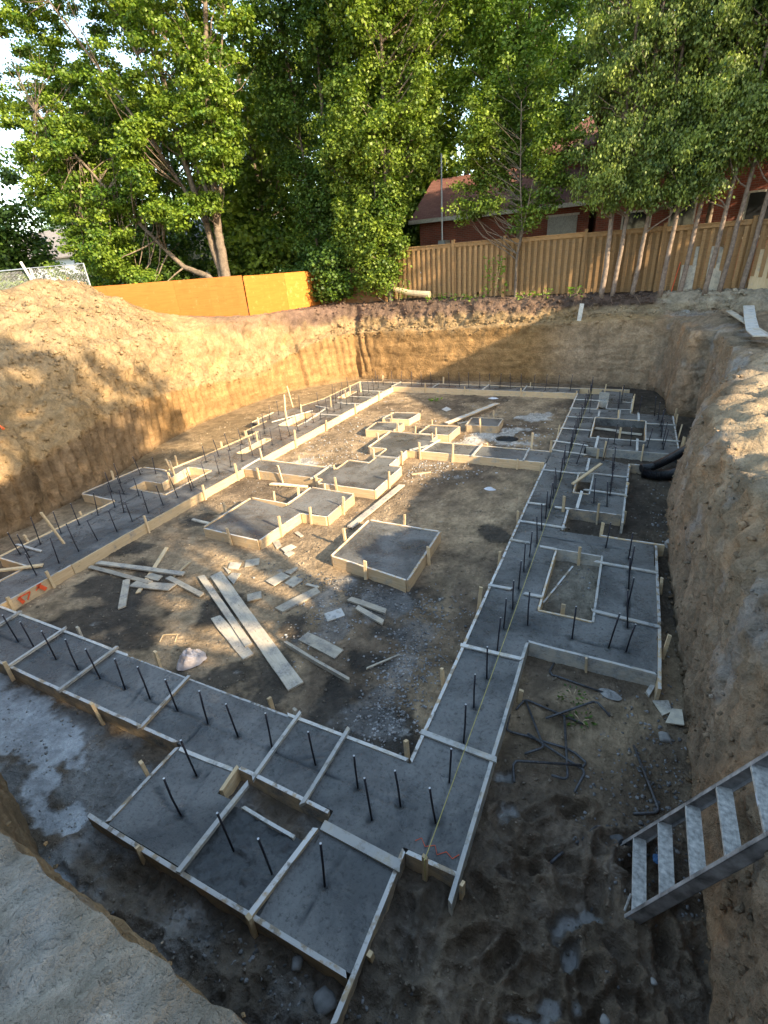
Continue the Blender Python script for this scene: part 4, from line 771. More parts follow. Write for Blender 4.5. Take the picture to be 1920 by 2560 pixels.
# black corrugated pipes
def corr(label,pts,r):
    P=[]; n=len(pts)-1
    pts=[Vector(p) for p in pts]
    for i in range(n):
        L=(pts[i+1]-pts[i]).length; k=max(2,int(L/.012))
        for j in range(k):
            t=j/k; a,b,c,d=pts[max(i-1,0)],pts[i],pts[i+1],pts[min(i+2,n)]
            P.append(.5*((2*b)+(c-a)*t+(2*a-5*b+4*c-d)*t*t+(-a+3*b-3*c+d)*t**3))
    rad=[r*(1+.09*(1 if (i//1)%2 else -1)) for i in range(len(P))]; m=MB(); m.tube([p-pts[0] for p in P],rad,14)
    return tag(link('drainage_pipe',m.mesh('drainage_pipe'),M_black,None,pts[0]),label,'pipe','black corrugated drainage pipes')
corr('upper of two black corrugated pipes, sloping over the footing corner from the right wall',[(.58,10.95,.16),(.8,11.1,.17),(1.15,11.35,.32),(1.5,11.7,.48),(1.9,12.1,.6)],.085)
corr('lower of two black corrugated pipes, lying in the corridor at the right wall',[(.60,10.78,.13),(.9,10.75,.12),(1.2,10.9,.14),(1.5,11.2,.22),(1.85,11.6,.3)],.095)
# rocks
def rock(label,c,r,mat,seed,sq=.6,name='rock',cat='rock',group=None,zz=None):
    b=bmesh_ico(2); V=b[0]*np.array([1,.8,sq]); V=V*(1+.55*fbm(V*1.1+seed*3.1,3))[:,None]; V=np.clip(V,-.78,.8); V=np.sign(V)*np.abs(V)**.9*r
    me=npmesh(name,V,b[1]); return tag(link(name,me,mat,None,(c[0],c[1],(fz(*c[:2]) if zz is None else zz)+r*sq*.35),(0,0,seed)),label,cat,group)
def bmesh_ico(sub):
    import bmesh
    bm=bmesh.new(); bmesh.ops.create_icosphere(bm,subdivisions=sub,radius=1); bm.verts.ensure_lookup_table()
    V=np.array([v.co[:] for v in bm.verts]); Fs=np.array([[v.index for v in f.verts] for f in bm.faces]); bm.free(); return V,Fs
RG='rocks near the front board'
rock('largest grey rock lying against the near corner of the front form board',(-1.22,.97),.09,M_rock,1,.35,group=RG)
rock('middle sized grey stone left of the largest rock by the front board',(-1.5,1.05),.05,M_rock,2,.5,group=RG)
rock('grey stone nearest the bottom edge, below the largest rock',(-1.15,.78),.06,M_rock,3,.5,group=RG)
rock('round pale stone in the mud at the bottom right of the pit',(.45,1.62),.038,M_stone,4,.6)
rock('elongated white stone beside a root at the bottom right',(.72,1.93),.024,M_stone,5,.5)
rock('slab of grey rock under the far foot of the ladder',(.47,2.86),.06,M_rock,6,.3)
rock('white stone stuck at the foot of the right wall beside the pad',(1.06,8.0),.12,M_stone,7,.8)
rock('pale lump of concrete on stony soil below the plywood scraps',(.86,4.05),.07,M_stone,8,.4)
rock('rounded stone sitting on the bench edge under the cedars',(1.5,19.6),.14,M_stone,9,.6,zz=2.28)
# ---- stones: gravel too many to count
def scatter(name,pts,rad,colr,mat,label,cat,sub=1,seed=0):
    g=np.random.default_rng(seed); V0,F0=bmesh_ico(sub); n=len(pts); nv=len(V0)
    sc=rad[:,None,None]*g.uniform(.55,1.15,(n,1,3)); sc[:,:,2]*=.7; a=g.uniform(0,2*PI,n); ca,sa=np.cos(a),np.sin(a)
    V=np.sign(V0[None])*np.abs(V0[None])**g.uniform(.55,1.1,(n,1,3))*(1+.24*g.normal(size=(n,nv,1)))*sc; x=V[...,0]*ca[:,None]-V[...,1]*sa[:,None]; y=V[...,0]*sa[:,None]+V[...,1]*ca[:,None]
    V=np.stack([x,y,V[...,2]],-1)+pts[:,None,:]; Fs=(F0[None]+(np.arange(n)*nv)[:,None,None]).reshape(-1,3)
    me=npmesh(name,V.reshape(-1,3),Fs,{'wet':np.zeros(n*nv)},False,np.repeat(colr,nv,0)); o=link(name,me,mat); return tag(o,label,cat,None,'stuff')
def inrect(x,y):
    R_=[(-9.9,1.95,-.55,2.78),(-3.65,1.05,-1.0,2.1),(-1.4,1.7,-.55,17.8),(-.63,4.65,.85,7.7),(-.63,8.4,.4,11.3),(-.63,11.8,1.4,15.1),(-11,2.6,-8.0,17.8),(-9.8,16.9,.3,17.8),(-4.45,10.55,-1.3,11.45),(-5.85,8.1,-4.3,12),(-8.1,8.3,-5.7,9.1),(-6.9,5.6,-4.6,8.0),(-4,5.4,-2.4,7.05),(-6.6,11.8,-5.6,13.9),(-5,11.9,-3.9,12.9),(-4,12.8,-2.9,13.9)]
    m=np.zeros(len(x),bool)
    for a,b,c,d in R_: m|=(x>a)&(x<c)&(y>b)&(y<d)
    return m
def fzs(x,y):
    i=np.clip(np.searchsorted(xs,x),0,len(xs)-1); j=np.clip(np.searchsorted(ys,y),0,len(ys)-1); return H[j,i]
g=np.random.default_rng(11); PX=[];PR=[];PC=[]
def addst(x,y,r,c): PX.append(np.stack([x,y,fzs(x,y)+r*.25],-1)); PR.append(r); PC.append(c)
n=15000; y=g.uniform(0,1,n)**1.6*16+.5; x=g.uniform(-12,1.05,n); k=~inrect(x,y); x,y=x[k],y[k]; r=g.uniform(.005,.013,len(x))*(1+y*.09); r*=g.choice([.6,.8,1.2],len(x)); c=.5*CFLOOR[np.clip(np.searchsorted(ys,y),0,len(ys)-1),np.clip(np.searchsorted(xs,x),0,len(xs)-1)]*g.uniform(.7,2.6,(len(x),1))+.5*np.array([.2,.175,.14])*g.uniform(.5,1.5,(len(x),1)); addst(x,y,r,c)
for (cx,cy_,sx,sy_,n_,cc) in [(-1.85,3.3,.2,.35,330,.3),(-1.9,4.1,.25,.4,330,.3),(-2.2,5.0,.5,.3,260,.25),(-1.8,3.6,.3,.8,160,.32),(-3.3,4.4,.3,.3,200,.36),(-3.3,5.2,.7,.15,260,.2),(.75,3.5,.25,.6,300,.22),(.6,2.9,.3,.3,80,.2),(-1.7,.95,.7,.12,150,.2),(-1.0,.9,.3,.25,110,.2),(-4.2,10.0,.7,.4,280,.4),(-3.0,12.9,.8,.6,220,.5),(.9,7.2,.15,1.5,100,.3),(-6.4,10.3,1,1.8,520,.36),(-.1,6.6,.3,.3,40,.3)]:
    x=g.normal(cx,sx,n_); y=g.normal(cy_,sy_,n_); k=(~inrect(x,y)|((x>-.6)&(x<0)&(y>5.4)&(y<6.9)))&(x<1.05); x,y=x[k],y[k]; addst(x,y,g.uniform(.006,.016,len(x))*(1+y*.07),np.array([1,.99,.97])*cc*g.uniform(.5,1.35,(len(x),1)))
scatter('gravel',np.concatenate(PX),np.concatenate(PR),np.concatenate(PC),M_soil,'grey and tan gravel strewn over the pit floor','gravel')
# ---- clods on the terrain
def clods(nm,mask,n,r0,r1,cc,label,seed):
    g=np.random.default_rng(seed); idx=np.argwhere(mask); w_=idx[g.integers(0,len(idx),n)]; P_=TERR[w_[:,0],w_[:,1]]+g.normal(0,.02,(n,3)); r=r0+(r1-r0)*g.uniform(0,1,n)**3
    scatter(nm,P_,r,C[w_[:,0],w_[:,1]]*g.uniform(.75,1.25,(n,1)),M_soil,label,'clods',seed=seed)
tx,ty=TERR[...,0],TERR[...,1]; RTm=TERR_RT
clods('mound_clods',(tx<-11.5)&(tx>-16)&(ty>3.5)&(ty<12.3)&(RTm>2.1)&(RTm<4.6),2600,.012,.075,1,'clods of sandy soil scattered over the spoil mound',21)
clods('bank_clods',(ty>18.5)&(RTm>1.5)&(RTm<3.4)&(tx<3),2600,.012,.08,1,'clods and root lumps on the topsoil bank behind the pit',22)
clods('lip_clods',(tx>.9)&(tx<4)&(ty>1)&(ty<16)&(RTm>1.7)&(RTm<3.6),1500,.008,.06,1,'clods of soil along the lip of the right bank',23)
clods('edge_clods',(ty<1.6)&(tx<1)&(tx>-6)&(RTm>2.2)&(RTm<3.6),900,.003,.013,1,'crumbs of soil on the bank under the camera',24)
clods('foot_clods',(RTm<.12)&(ty>2.2),1500,.006,.045,1,'crumbled soil along the foot of the pit walls',25)

clods('wall_stones',(tx>.9)&(tx<2.2)&(ty>1.5)&(ty<16)&(RTm>.2)&(RTm<2.),1500,.006,.035,1,'small stones and lumps embedded in the right pit wall',26)
clods('wall_lumps',((tx<-9.5)|(ty>18.5))&(ty>3.5)&(RTm>.9)&(RTm<2.2)&(tx<0),2200,.01,.06,1,'small lumps along the ledge of the left and back pit walls',27)
# ================================================================ ladder
LD=thing('ladder','grey aluminium ladder with flat treads leaning on the right wall of the pit','ladder',(.54,2.52,0))
lx,lz=.41/math.hypot(.41,1),1/math.hypot(.41,1); tiltL=math.atan2(.41,1)
Rl=Matrix.Rotation(tiltL,4,'Y')
def rail(y0,y1,sgn):
    m=MB(); L=3.1
    def yy(t): return y0+(y1-y0)*t
    # C channel: web in the plane perpendicular to y, flanges towards the rungs
    for (xa,xb,ya,yb) in [(-.045,.045,0,.004),(-.045,-.040,0,.03),(.040,.045,0,.03)]:
        P=[]
        for t in (0,1):
            z=t*L; c=yy(t); a,b=(ya,yb) if sgn<0 else (-ya,-yb)
            P+=[(xa,c+a,z),(xb,c+a,z),(xb,c+b,z),(xa,c+b,z)]
        m.add(P,[(0,1,2,3),(4,7,6,5),(0,4,5,1),(1,5,6,2),(2,6,7,3),(3,7,4,0)])
    return m
for y0,y1,s in ((.30,.20,1),(-.30,-.20,-1)):
    o=link('rail',rail(y0,y1,s).mesh('rail'),M_alud,LD,(.54,2.52,.0),(0,tiltL,0))
    f=MB(); f.box(-.05,-.018,-.03,.05,.018,.03); link('foot',f.mesh('foot'),M_black,o,(0,0,0)); o.children[0].location=(0,y0-.0,-.0)
for k in range(9):
    d=(.19+.303*k)/lz; hw=.295-.1*d/3.1-.003
    m=MB(); Rt=Matrix.Rotation(-tiltL,4,'Y')
    # tread: deep flat step with raised front lip and ribs
    for (x0,x1,z0,z1) in [(-.045,.045,-.004,.0),(-.048,-.042,-.022,.004),(.040,.046,-.022,.002)]+[(-.036+.012*i,-.034+.012*i,0,.0022) for i in range(6)]:
        m.box(x0,-hw,z0,x1,hw,z1,Rt)
    o=link('tread',m.mesh('tread'),M_alu,LD,(.54+lx*d,2.52,lz*d),(0,tiltL,0))
    if k==4:
        lb=MB(); lb.box(-.051,-.05,-.018,-.0485,.03,.0); link('label_sticker',lb.mesh('label'),M_white,o,(.54+lx*d,2.52,lz*d),None); o.children[0].rotation_euler=(0,-tiltL,0)
br=MB(); br.tube([(-.03,-.29,.02),(-.06,-.17,.2)],.008,6); link('brace',br.mesh('brace'),M_alu,LD,(.54,2.52,0),(0,tiltL,0))
br=MB(); br.tube([(.03,.29,.02),(.0,.15,.16)],.008,6); link('brace',br.mesh('brace'),M_alu,LD,(.54,2.52,0),(0,tiltL,0))
# ================================================================ fences
def tz(x,y):
    d=(TERR[:,::4,0]-x)**2+(TERR[:,::4,1]-y)**2; i=np.unravel_index(np.argmin(d),d.shape); return float(TERR[:,::4,2][i])
FN=thing('wooden_fence','tall tan wooden fence of alternating upright boards in front of the brick houses','fence',(-3,20.6,2.9))
fx=[-9.75,-6.72,-4.68-0.03,-1.9,.5,2.9,5.3,7.7,10.1]; 
def fy(x): return 20.72-.02*(x+9.7)
def ftop(x): return 4.93-.012*(x+6.7) if x>-8.5 else 4.93
for i in range(len(fx)-1):
    a,b=fx[i],fx[i+1]; L=b-a; zb=2.98-.012*(a+6.7)
    m=MB(); n=int(L/.105); s=L/n
    for k in range(n):
        x0=a+k*s; off=.0 if k%2 else -.085; w_=.125 if k%2==0 else .125
        xx=x0+s/2; t=ftop(xx)-.13+random.uniform(-.004,.004)
        m.box(xx-(.06 if k%2 else .052),fy(xx)+off,zb+.03+random.uniform(-.01,.02),xx+(.06 if k%2 else .052),fy(xx)+.018+off,t)
    link('pickets',m.mesh('pickets'),M_fence,FN)
    for zz,wd in ((ftop(a)-.14,.09),(zb+.12,.14)):
        m=MB(); m.box(a+.05,fy(a)-.02-(.076 if zz<4 else .076),zz-wd/2,b-.05,fy(a)-.02-.058,zz+wd/2) if False else m.box(a+.05,fy((a+b)/2)-.05+.05,zz-wd/2,b-.05,fy((a+b)/2)+.04,zz+wd/2)
        link('rail',m.mesh('rail'),M_fence,FN)
    m=MB(); m.box(a,fy(a)-.12,ftop(a)-.13,b,fy(a)-.1,ftop(a)-.02); m.box(a,fy(a)-.15,ftop(a)-.02,b,fy(a)+.03,ftop(a)+.015); link('cap_rail',m.mesh('cap_rail'),M_fence,FN)
for a in fx:
    m=MB(); m.box(-.05,-.14,-.2,.05,.0,ftop(a)+.1-2.9); m.box(-.06,-.15,ftop(a)+.1-2.9,.06,.01,ftop(a)+.125-2.9); link('post',m.mesh('post'),M_fence,FN,(a,fy(a),2.9))
HB=thing('hoarding','low orange plywood hoarding turning a corner behind the left edge of the pit','hoarding',(-13.4,15.9,3.0))
def sheets(p,q,n,mats,zb=2.95,h=1.4,sd=1):
    for k in range(n):
        t0,t1=k/n,(k+1)/n; x0,y0=p[0]+(q[0]-p[0])*t0,p[1]+(q[1]-p[1])*t0; x1,y1=p[0]+(q[0]-p[0])*t1,p[1]+(q[1]-p[1])*t1; L=math.hypot(x1-x0,y1-y0)
        m=plank_mesh(L-.006,h,.018,.004); o=link('plywood_sheet',m,mats[k%len(mats)],HB,((x0+x1)/2,(y0+y1)/2,zb+h/2),(PI/2,0,math.atan2(y1-y0,x1-x0)))
        o.location.z+=random.uniform(-.01,.01)
        pm=MB(); pm.box(-.045,-.02,-.2,.045,.07,h+.05); nx,ny=(y1-y0)/L,-(x1-x0)/L
        link('post',pm.mesh('post'),M_stake,HB,(x1-nx*.14*sd,y1-ny*.14*sd,zb-.12),(0,0,math.atan2(y1-y0,x1-x0)))
sheets((-13.4,15.9),(-20.6,12.7),3,[M_orange2],2.97,1.42,-1)
sheets((-13.35,15.9),(-12.95,20.5),2,[M_orange],2.96,1.4)
sheets((-12.95,20.5),(-9.85,20.75),2,[M_shadeply],2.95,1.42)
TF=thing('site_fence','galvanised wire mesh site fence standing behind the spoil mound at far left','fence',(-21,13.5,3.2))
A=Vector((-27,12.6,3.15));Bv=Vector((-21.5,13.3,3.15)); Cc=Vector((-19.2,13.9,3.15))
for P0,P1 in ((A,Bv+Vector((-.1,0,0))),(Bv,Cc)):
    m=MB(); d=P1-P0; n=int(d.length/.07)
    for k in range(n+1):
        p=P0+d*k/n; m.tube([p+Vector((0,0,.05)),p+Vector((0,0,2.0))],.004,3,False)
    for k in range(0,8): z_=.1+k*.265; m.tube([P0+Vector((0,0,z_)),P1+Vector((0,0,z_))],.004,3,False)
    link('mesh_panel',m.mesh('mesh_panel'),M_pipe,TF)
    m=MB(); m.tube([P0+Vector((0,0,-.6)),P0+Vector((0,0,2.06)),P1+Vector((0,0,2.06)),P1+Vector((0,0,-.6))],.028,8); link('frame',m.mesh('frame'),M_pipe,TF)
m=MB(); m.tube([Bv+Vector((-.35,-.1,2.3)),Bv+Vector((.3,.1,.0))],.05,8); link('brace',m.mesh('brace'),M_trim,TF)
# leaning boards at the fence, bench boards, timber
def leanb(label,x,y,z,wd,h,ang,mat,rz=0,name='leaning_board'):
    o=link(name,plank_mesh(h,wd,.02,.003),mat,None,(x,y,z+h/2*math.cos(ang))); o.rotation_euler=(Matrix.Rotation(rz,3,'Z')@Matrix.Rotation(ang,3,'X')@Matrix.Rotation(-PI/2,3,'Y')@Matrix.Rotation(PI/2,3,'X')).to_euler(); return tag(o,label,'board','boards leaning on the fence among the cedars')
leanb('pale wide board leaning on the fence, leftmost of the three between the cedar trunks',1.38,20.42,2.9,.42,1.35,-.14,M_ply)
leanb('pale board leaning askew on the fence, middle of the three among the cedars',2.12,20.42,2.9,.4,1.3,-.13,M_ply,.05)
leanb('broad tan plywood sheet leaning on the fence at the right edge of the photo',3.5,20.42,2.88,.75,1.2,-.12,M_stake)
BG2='warped boards on the right bench'
def bench_board(label,pts,wd,mat):
    pts=[Vector(p) for p in pts]; m=MB(); V=[];n=len(pts)
    for i,p in enumerate(pts):
        d=(pts[min(i+1,n-1)]-pts[max(i-1,0)]); s_=Vector((-d.y,d.x,0)).normalized()*wd/2; V+=[p-s_,p+s_,p+s_+Vector((0,0,.022)),p-s_+Vector((0,0,.022))]
    F_=[(0,1,2,3),(4*n-1,4*n-2,4*n-3,4*n-4)]+[(4*i+k,4*i+4+k,4*i+4+(k+1)%4,4*i+(k+1)%4) for i in range(n-1) for k in range(4)]
    c=pts[n//2].copy(); m.add([v-c for v in V],F_); return tag(link('warped_board',m.mesh('board'),mat,None,c),label,'board',BG2)
bench_board('wider warped pale board curving down on the right bench, on top',[(2.9,18.0,2.62),(2.72,16.3,2.5),(2.55,14.6,2.42),(2.45,13.1,2.5)],.26,M_bar)
bench_board('narrower pale board crossing under the wider one on the right bench',[(2.45,18.0,2.5),(2.6,15.8,2.44),(2.68,13.9,2.42),(2.72,12.2,2.46)],.16,M_ply)
o=link('timber_log',MB().mesh(),M_barkc); 
m=MB(); m.tube([(-9.15,20.25,3.45),(-8.5,20.1,3.3),(-7.5,19.95,3.2)],[.1,.11,.12],10); bpy.data.objects.remove(o); tag(link('timber_log',m.mesh('timber_log'),M_stake),'split pale log lying at the foot of the fence beside the leafy tree','log')
stk=MB(); stk.box(-.07,-.02,-.2,.07,.02,.62); tag(link('survey_stake',stk.mesh('stake'),M_trim,None,(-1.75,19.45,2.1),(.05,.08,.1)),'pale survey stake standing on the ledge in the middle of the back wall','stake')
tg=MB(); tg.tube([(0,0,-.2),(.01,0,.9)],.012,6); tag(link('marker_rod',tg.mesh('rod'),M_red,None,(1.0,20.35,2.9),(-.1,.12,0)),'thin red marker rod leaning on the fence between two cedar trunks','rod')
crumple('orange_tape',(-10.6,4.6),.0001,.0001,.0001,M_orangeplastic,'x','x') if False else None
m=MB(); m.tube([(0,0,0),(.14,.05,.05),(.22,-.05,.02),(.3,.06,.06),(.36,.0,0)],.03,6); tag(link('orange_ribbon',m.mesh('ribbon'),M_orangeplastic,None,(-11.5,5.0,tz(-11.5,5.0)+.02),(0,0,.8)),'scrap of orange ribbon on the edge of the left bank','ribbon')
m=MB(); m.tube([(0,0,.0),(.25,.5,.1),(.35,.9,.22)],.022,6); tag(link('pale_stick',m.mesh('stick'),M_trim,None,(-11.9,4.9,tz(-11.9,4.9)+.03),(0,0,.9)),'pale peeled stick lying on the left bank above the orange ribbon','stick')

# ================================================================ houses
def wallbox(parent,x0,y0,z0,x1,y1,z1,mat,name='wall'):
    m=MB(); m.box(x0,y0,z0,x1,y1,z1); return link(name,m.mesh(name),mat,parent)
def roofm(parent,poly,mat,th=.12,name='roof'):
    """poly: list of faces, each a list of 3D pts; extruded down"""
    m=MB()
    for f in poly:
        n=len(f); lo=[(a,b,c-th) for a,b,c in f]; m.add(list(f)+lo,[tuple(range(n)),tuple(range(n,2*n))[::-1]]+[(i,i+n,(i+1)%n+n,(i+1)%n) for i in range(n)])
    return link(name,m.mesh(name),mat,parent)
H1=thing('brick_house','low brick house with red brown shingle roof and pale panel door behind the fence','house',(-6,27,2.9))
wallbox(H1,-9.9,25.2,2.8,-2.3,31,6.15,M_brick)
roofm(H1,[[(-10.25,24.75,6.12),(-2.2,24.75,6.12),(-2.2,28.1,8.05),(-10.25,28.1,8.05)],[(-10.25,28.1,8.05),(-2.2,28.1,8.05),(-2.2,31.5,6.12),(-10.25,31.5,6.12)]],M_roof)
m=MB(); m.prism([(25.2,6.1),(31,6.1),(28.1,7.85)],-9.9,-9.7,'x'); link('gable',m.mesh('gable'),M_brick,H1)
wallbox(H1,-10.27,24.66,5.98,-2.3,24.73,6.14,M_trim,'gutter')
d=wallbox(H1,-3.95,25.13,2.9,-2.75,25.19,5.7,M_door,'door')
wallbox(H1,-3.95-.07,25.12,5.7,-2.68,25.18,5.78,M_trim,'door_head')
m=MB(); m.tube([(-8.55,24.55,2.9),(-8.55,24.55,8.5)],.04,8); link('vent_pipe',m.mesh('vent_pipe'),M_pipe,H1)
wallbox(H1,-8.72,24.45,4.85,-8.38,25.18,5.2,M_door,'meter_box')
H2=thing('brick_house','tall red brick house at the right with brown gabled roof behind the cedars','house',(4,30,2.9))
m=MB(); m.prism([(-2.0,2.8),(12.5,2.8),(12.5,9.1),(5.2,12.4),(-2.0,9.1)],25.,36.,'y'); link('wall',m.mesh('wall'),M_brick,H2)
roofm(H2,[[(-2.5,24.5,8.95),(5.2,24.5,12.5),(5.2,36.4,12.5),(-2.5,36.4,8.95)],[(5.2,24.5,12.5),(13,24.5,8.95),(13,36.4,8.95),(5.2,36.4,12.5)]],M_roof)
wallbox(H2,-4.4,27.4,2.8,-2.02,33,8.3,M_brick,'side_wing'); roofm(H2,[[(-4.8,27.0,8.35),(-2.03,27.0,8.35),(-2.03,30.2,9.9),(-3.2,30.2,9.9)],[(-4.8,27.0,8.35),(-3.2,30.2,9.9),(-4.8,33.4,8.35)],[(-3.2,30.2,9.9),(-2.03,30.2,9.9),(-2.03,33.4,8.35),(-4.8,33.4,8.35)]],M_roof,name='side_roof')
for x0,x1,z0,z1 in [(-.95,.0,4.2,5.55),(.75,1.5,4.5,5.9),(3.2,4.6,4.4,5.8)]:
    f=wallbox(H2,x0-.07,24.93,z0-.07,x1+.07,24.995,z1+.07,M_trim,'window'); g_=wallbox(f,x0,24.915,z0,x1,24.925,z1,M_dark,'pane')
    g_.location=(0,0,0); f.location=(0,0,0); f.location=-H2.location
def simple_house(label,x0,y0,x1,y1,z0,ze,zr,wm,rm,windows=(),axis_='x'):
    Hh=thing('house',label,'house',((x0+x1)/2,(y0+y1)/2,z0)); e=.4
    if axis_=='x':
        ym=(y0+y1)/2; m=MB(); m.prism([(y0,z0),(y1,z0),(y1,ze),(ym,zr-.15),(y0,ze)],x0,x1,'x'); link('wall',m.mesh('wall'),wm,Hh)
        k=(zr-ze)/(ym-y0); roofm(Hh,[[(x0-e,y0-e,ze-k*e+.05),(x1+e,y0-e,ze-k*e+.05),(x1+e,ym,zr+.05),(x0-e,ym,zr+.05)],[(x0-e,ym,zr+.05),(x1+e,ym,zr+.05),(x1+e,y1+e,ze-k*e+.05),(x0-e,y1+e,ze-k*e+.05)]],rm)
    for (xx,zz) in windows:
        f=wallbox(Hh,xx-.6,y0-.06,zz-.06,xx+.6,y0-.004,zz+1.3,M_trim,'window'); f.location=-Hh.location; g_=wallbox(f,xx-.5,y0-.075,zz+.04,xx+.5,y0-.065,zz+1.2,M_dark,'pane'); g_.location=(0,0,0)
    return Hh
simple_house('grey roofed house far away at the left edge behind the hedge',-68,38,-52,48,2.8,7.6,10.6,M_sidingw,M_roofg,[(-64,4),(-60,4),(-56,4)])
simple_house('cream sided house glimpsed under the big maple at left',-43,31,-31,39,2.8,6.6,8.6,M_siding,M_roofg,[(-40,3.9),(-35,3.9)])
simple_house('white sided house glimpsed low behind the dense middle trees',-27,37,-17,45,2.8,6.8,9.5,M_sidingw,M_roofg,[(-25,4),(-21,4)])
# unseen houses set right of the lot, shaped to cast shade over the pit
HA=thing('shade_caster_house','unseen bungalow with hipped roof shaped to shade the back right of the pit','house',(11.5,14,2.7))
wallbox(HA,9.0,9.2,2.6,14,21.9,5.35,M_brick)
roofm(HA,[[(8.5,8.7,5.4),(11.5,11.6,9.15),(11.5,19.4,9.15),(8.5,22.4,5.4)],[(14.5,8.7,5.4),(8.5,8.7,5.4),(11.5,11.6,9.15)],[(14.5,22.4,5.4),(11.5,19.4,9.15),(11.5,11.6,9.15),(14.5,8.7,5.4)][::-1] if False else [(14.5,8.7,5.4),(11.5,11.6,9.15),(11.5,19.4,9.15),(14.5,22.4,5.4)],[(8.5,22.4,5.4),(11.5,19.4,9.15),(14.5,22.4,5.4)]],M_roof)
for yy in (11,14,17):
    f=wallbox(HA,8.93,yy-.6,3.6,8.995,yy+.6,4.9,M_trim,'window'); f.location=-HA.location; g_=wallbox(f,8.915,yy-.52,3.68,8.925,yy+.52,4.82,M_dark,'pane'); g_.location=(0,0,0)
HBh=simple_house('unseen two storey brick house added behind the camera to shade the near pit',7.0,-12,17,-3.6,2.8,8.0,10.4,M_brick,M_roof)  # added out of view so its shade covers the near footings

# ================================================================ trees
def leaves_for(centers,rads,nper,ls,flat_=.5,hang=0.,g=None,tilt=.6,shell=.75,yel=None):
    n=len(centers); m=nper
    u=g.normal(size=(n,m,3)); u/=np.linalg.norm(u,axis=-1)[...,None]; rr=g.uniform(0,1,(n,m,1))**.5; rr=shell*rr+(1-shell)*rr**2
    P=centers[:,None]+u*rr*rads[:,None,None]*np.array([1,1,flat_])
    if hang: P[...,2]-=hang*np.abs(g.normal(size=(n,m)))*rads[:,None]
    P=P.reshape(-1,3); k=len(P); uo=u.reshape(-1,3)
    if hang>.3: d=g.normal(size=(k,3))*.45+np.array([0,0,-1.]); nrm=uo*1.+g.normal(size=(k,3))*.5
    else:
        d=g.normal(size=(k,3)); d[:,2]=d[:,2]*.35-.25; nrm=g.normal(size=(k,3))*tilt*.65+uo*.9+np.array([0,0,.55])
    d/=np.linalg.norm(d,axis=1)[:,None]; s=np.cross(d,nrm); s/=np.linalg.norm(s,axis=1)[:,None]+1e-9
    nn=np.cross(s,d)
    L=ls*g.uniform(.6,1.3,(k,1)); wv=L*(.46 if hang<=.3 else .3)
    V=np.stack([P,P+d*L*.45+s*wv+nn*L*.08,P+d*L,P+d*L*.45-s*wv+nn*L*.08],1).reshape(-1,3)
    F_=np.arange(4*k).reshape(k,4); base=np.repeat(g.uniform(0,1,n),m); r_=np.clip(.55*base+.45*g.uniform(0,1,k),0,1)
    return V,F_,np.repeat(r_,4)
def tree(label,cat,base,trunks,ells,ls,clr,nper,mat,bark,seed,flat_=.5,hang=0.,name='tree',group=None,branch=.35,gap=-.15,tilt=.6,gsc=.45,extra=None):
    g=np.random.default_rng(seed); T=tag(empty(name,base),label,cat,group); tm=MB()
    tp=[]
    for pts,r0,r1 in trunks:
        pts=[Vector(p) for p in pts]; n=len(pts)-1; P=[]
        for i in range(n):
            a,b,c,d=pts[max(i-1,0)],pts[i],pts[i+1],pts[min(i+2,n)]
            for j in range(6): t=j/6; P.append(.5*((2*b)+(c-a)*t+(2*a-5*b+4*c-d)*t*t+(-a+3*b-3*c+d)*t**3))
        P.append(pts[-1]); R_=[r0+(r1-r0)*(i/(len(P)-1))**.8 for i in range(len(P))]; P=[p+Vector(g.normal(0,R_[i]*.12,3)) for i,p in enumerate(P)]
        if r0>.12: R_[0]*=1.35
        tm.tube(P,R_,10); tp+= [(p,r) for p,r in zip(P,R_)]
    Cn=[]
    for (cx,cy_,cz,rx,ry,rz,n) in ells:
        k=0;tr=0
        while k<n and tr<n*30:
            tr+=1; u=g.normal(size=3); u/=np.linalg.norm(u); q=u*(g.uniform()**.42); p=np.array([cx+q[0]*rx,cy_+q[1]*ry,cz+q[2]*rz])
            if fbm(p[None]*gsc+seed,3)[0]<gap: continue
            if p[2]<base[2]+.4: continue
            Cn.append(p); k+=1
    Cn=np.array(Cn); TA=np.array([[*p] for p,_ in tp]); TR=np.array([r for _,r in tp])
    for c in Cn:
        if g.uniform()>branch: continue
        dxy=np.hypot(TA[:,0]-c[0],TA[:,1]-c[1]); cost=dxy+np.abs((c[2]-TA[:,2])-dxy*.75)*.8; i=int(np.argmin(cost)); a=Vector(TA[i]); b=Vector(c); r0=min(TR[i]*.45,.02+.012*(b-a).length); mid=a.lerp(b,.5)+Vector((0,0,-.06*(b-a).length))+Vector(g.normal(0,.05*(b-a).length,3))
        q1=a.lerp(mid,.5)+Vector(g.normal(0,.04,3)); tm.tube([a,q1,mid,mid.lerp(b,.55)+Vector(g.normal(0,.06,3)),b],[r0,r0*.8,r0*.6,r0*.4,.006],5,False)
    link('trunk',tm.mesh('trunk',True),bark,T,base); T.children[0].location=-Vector(base)
    rads=clr*g.uniform(.6,1.3,len(Cn)); V,F_,r_=leaves_for(Cn,rads,nper,ls,flat_,hang,g,tilt)
    o=link('crown',npmesh('crown',V,F_,{'rnd':r_}),mat,T,base); o.location=-Vector(base)
    return T
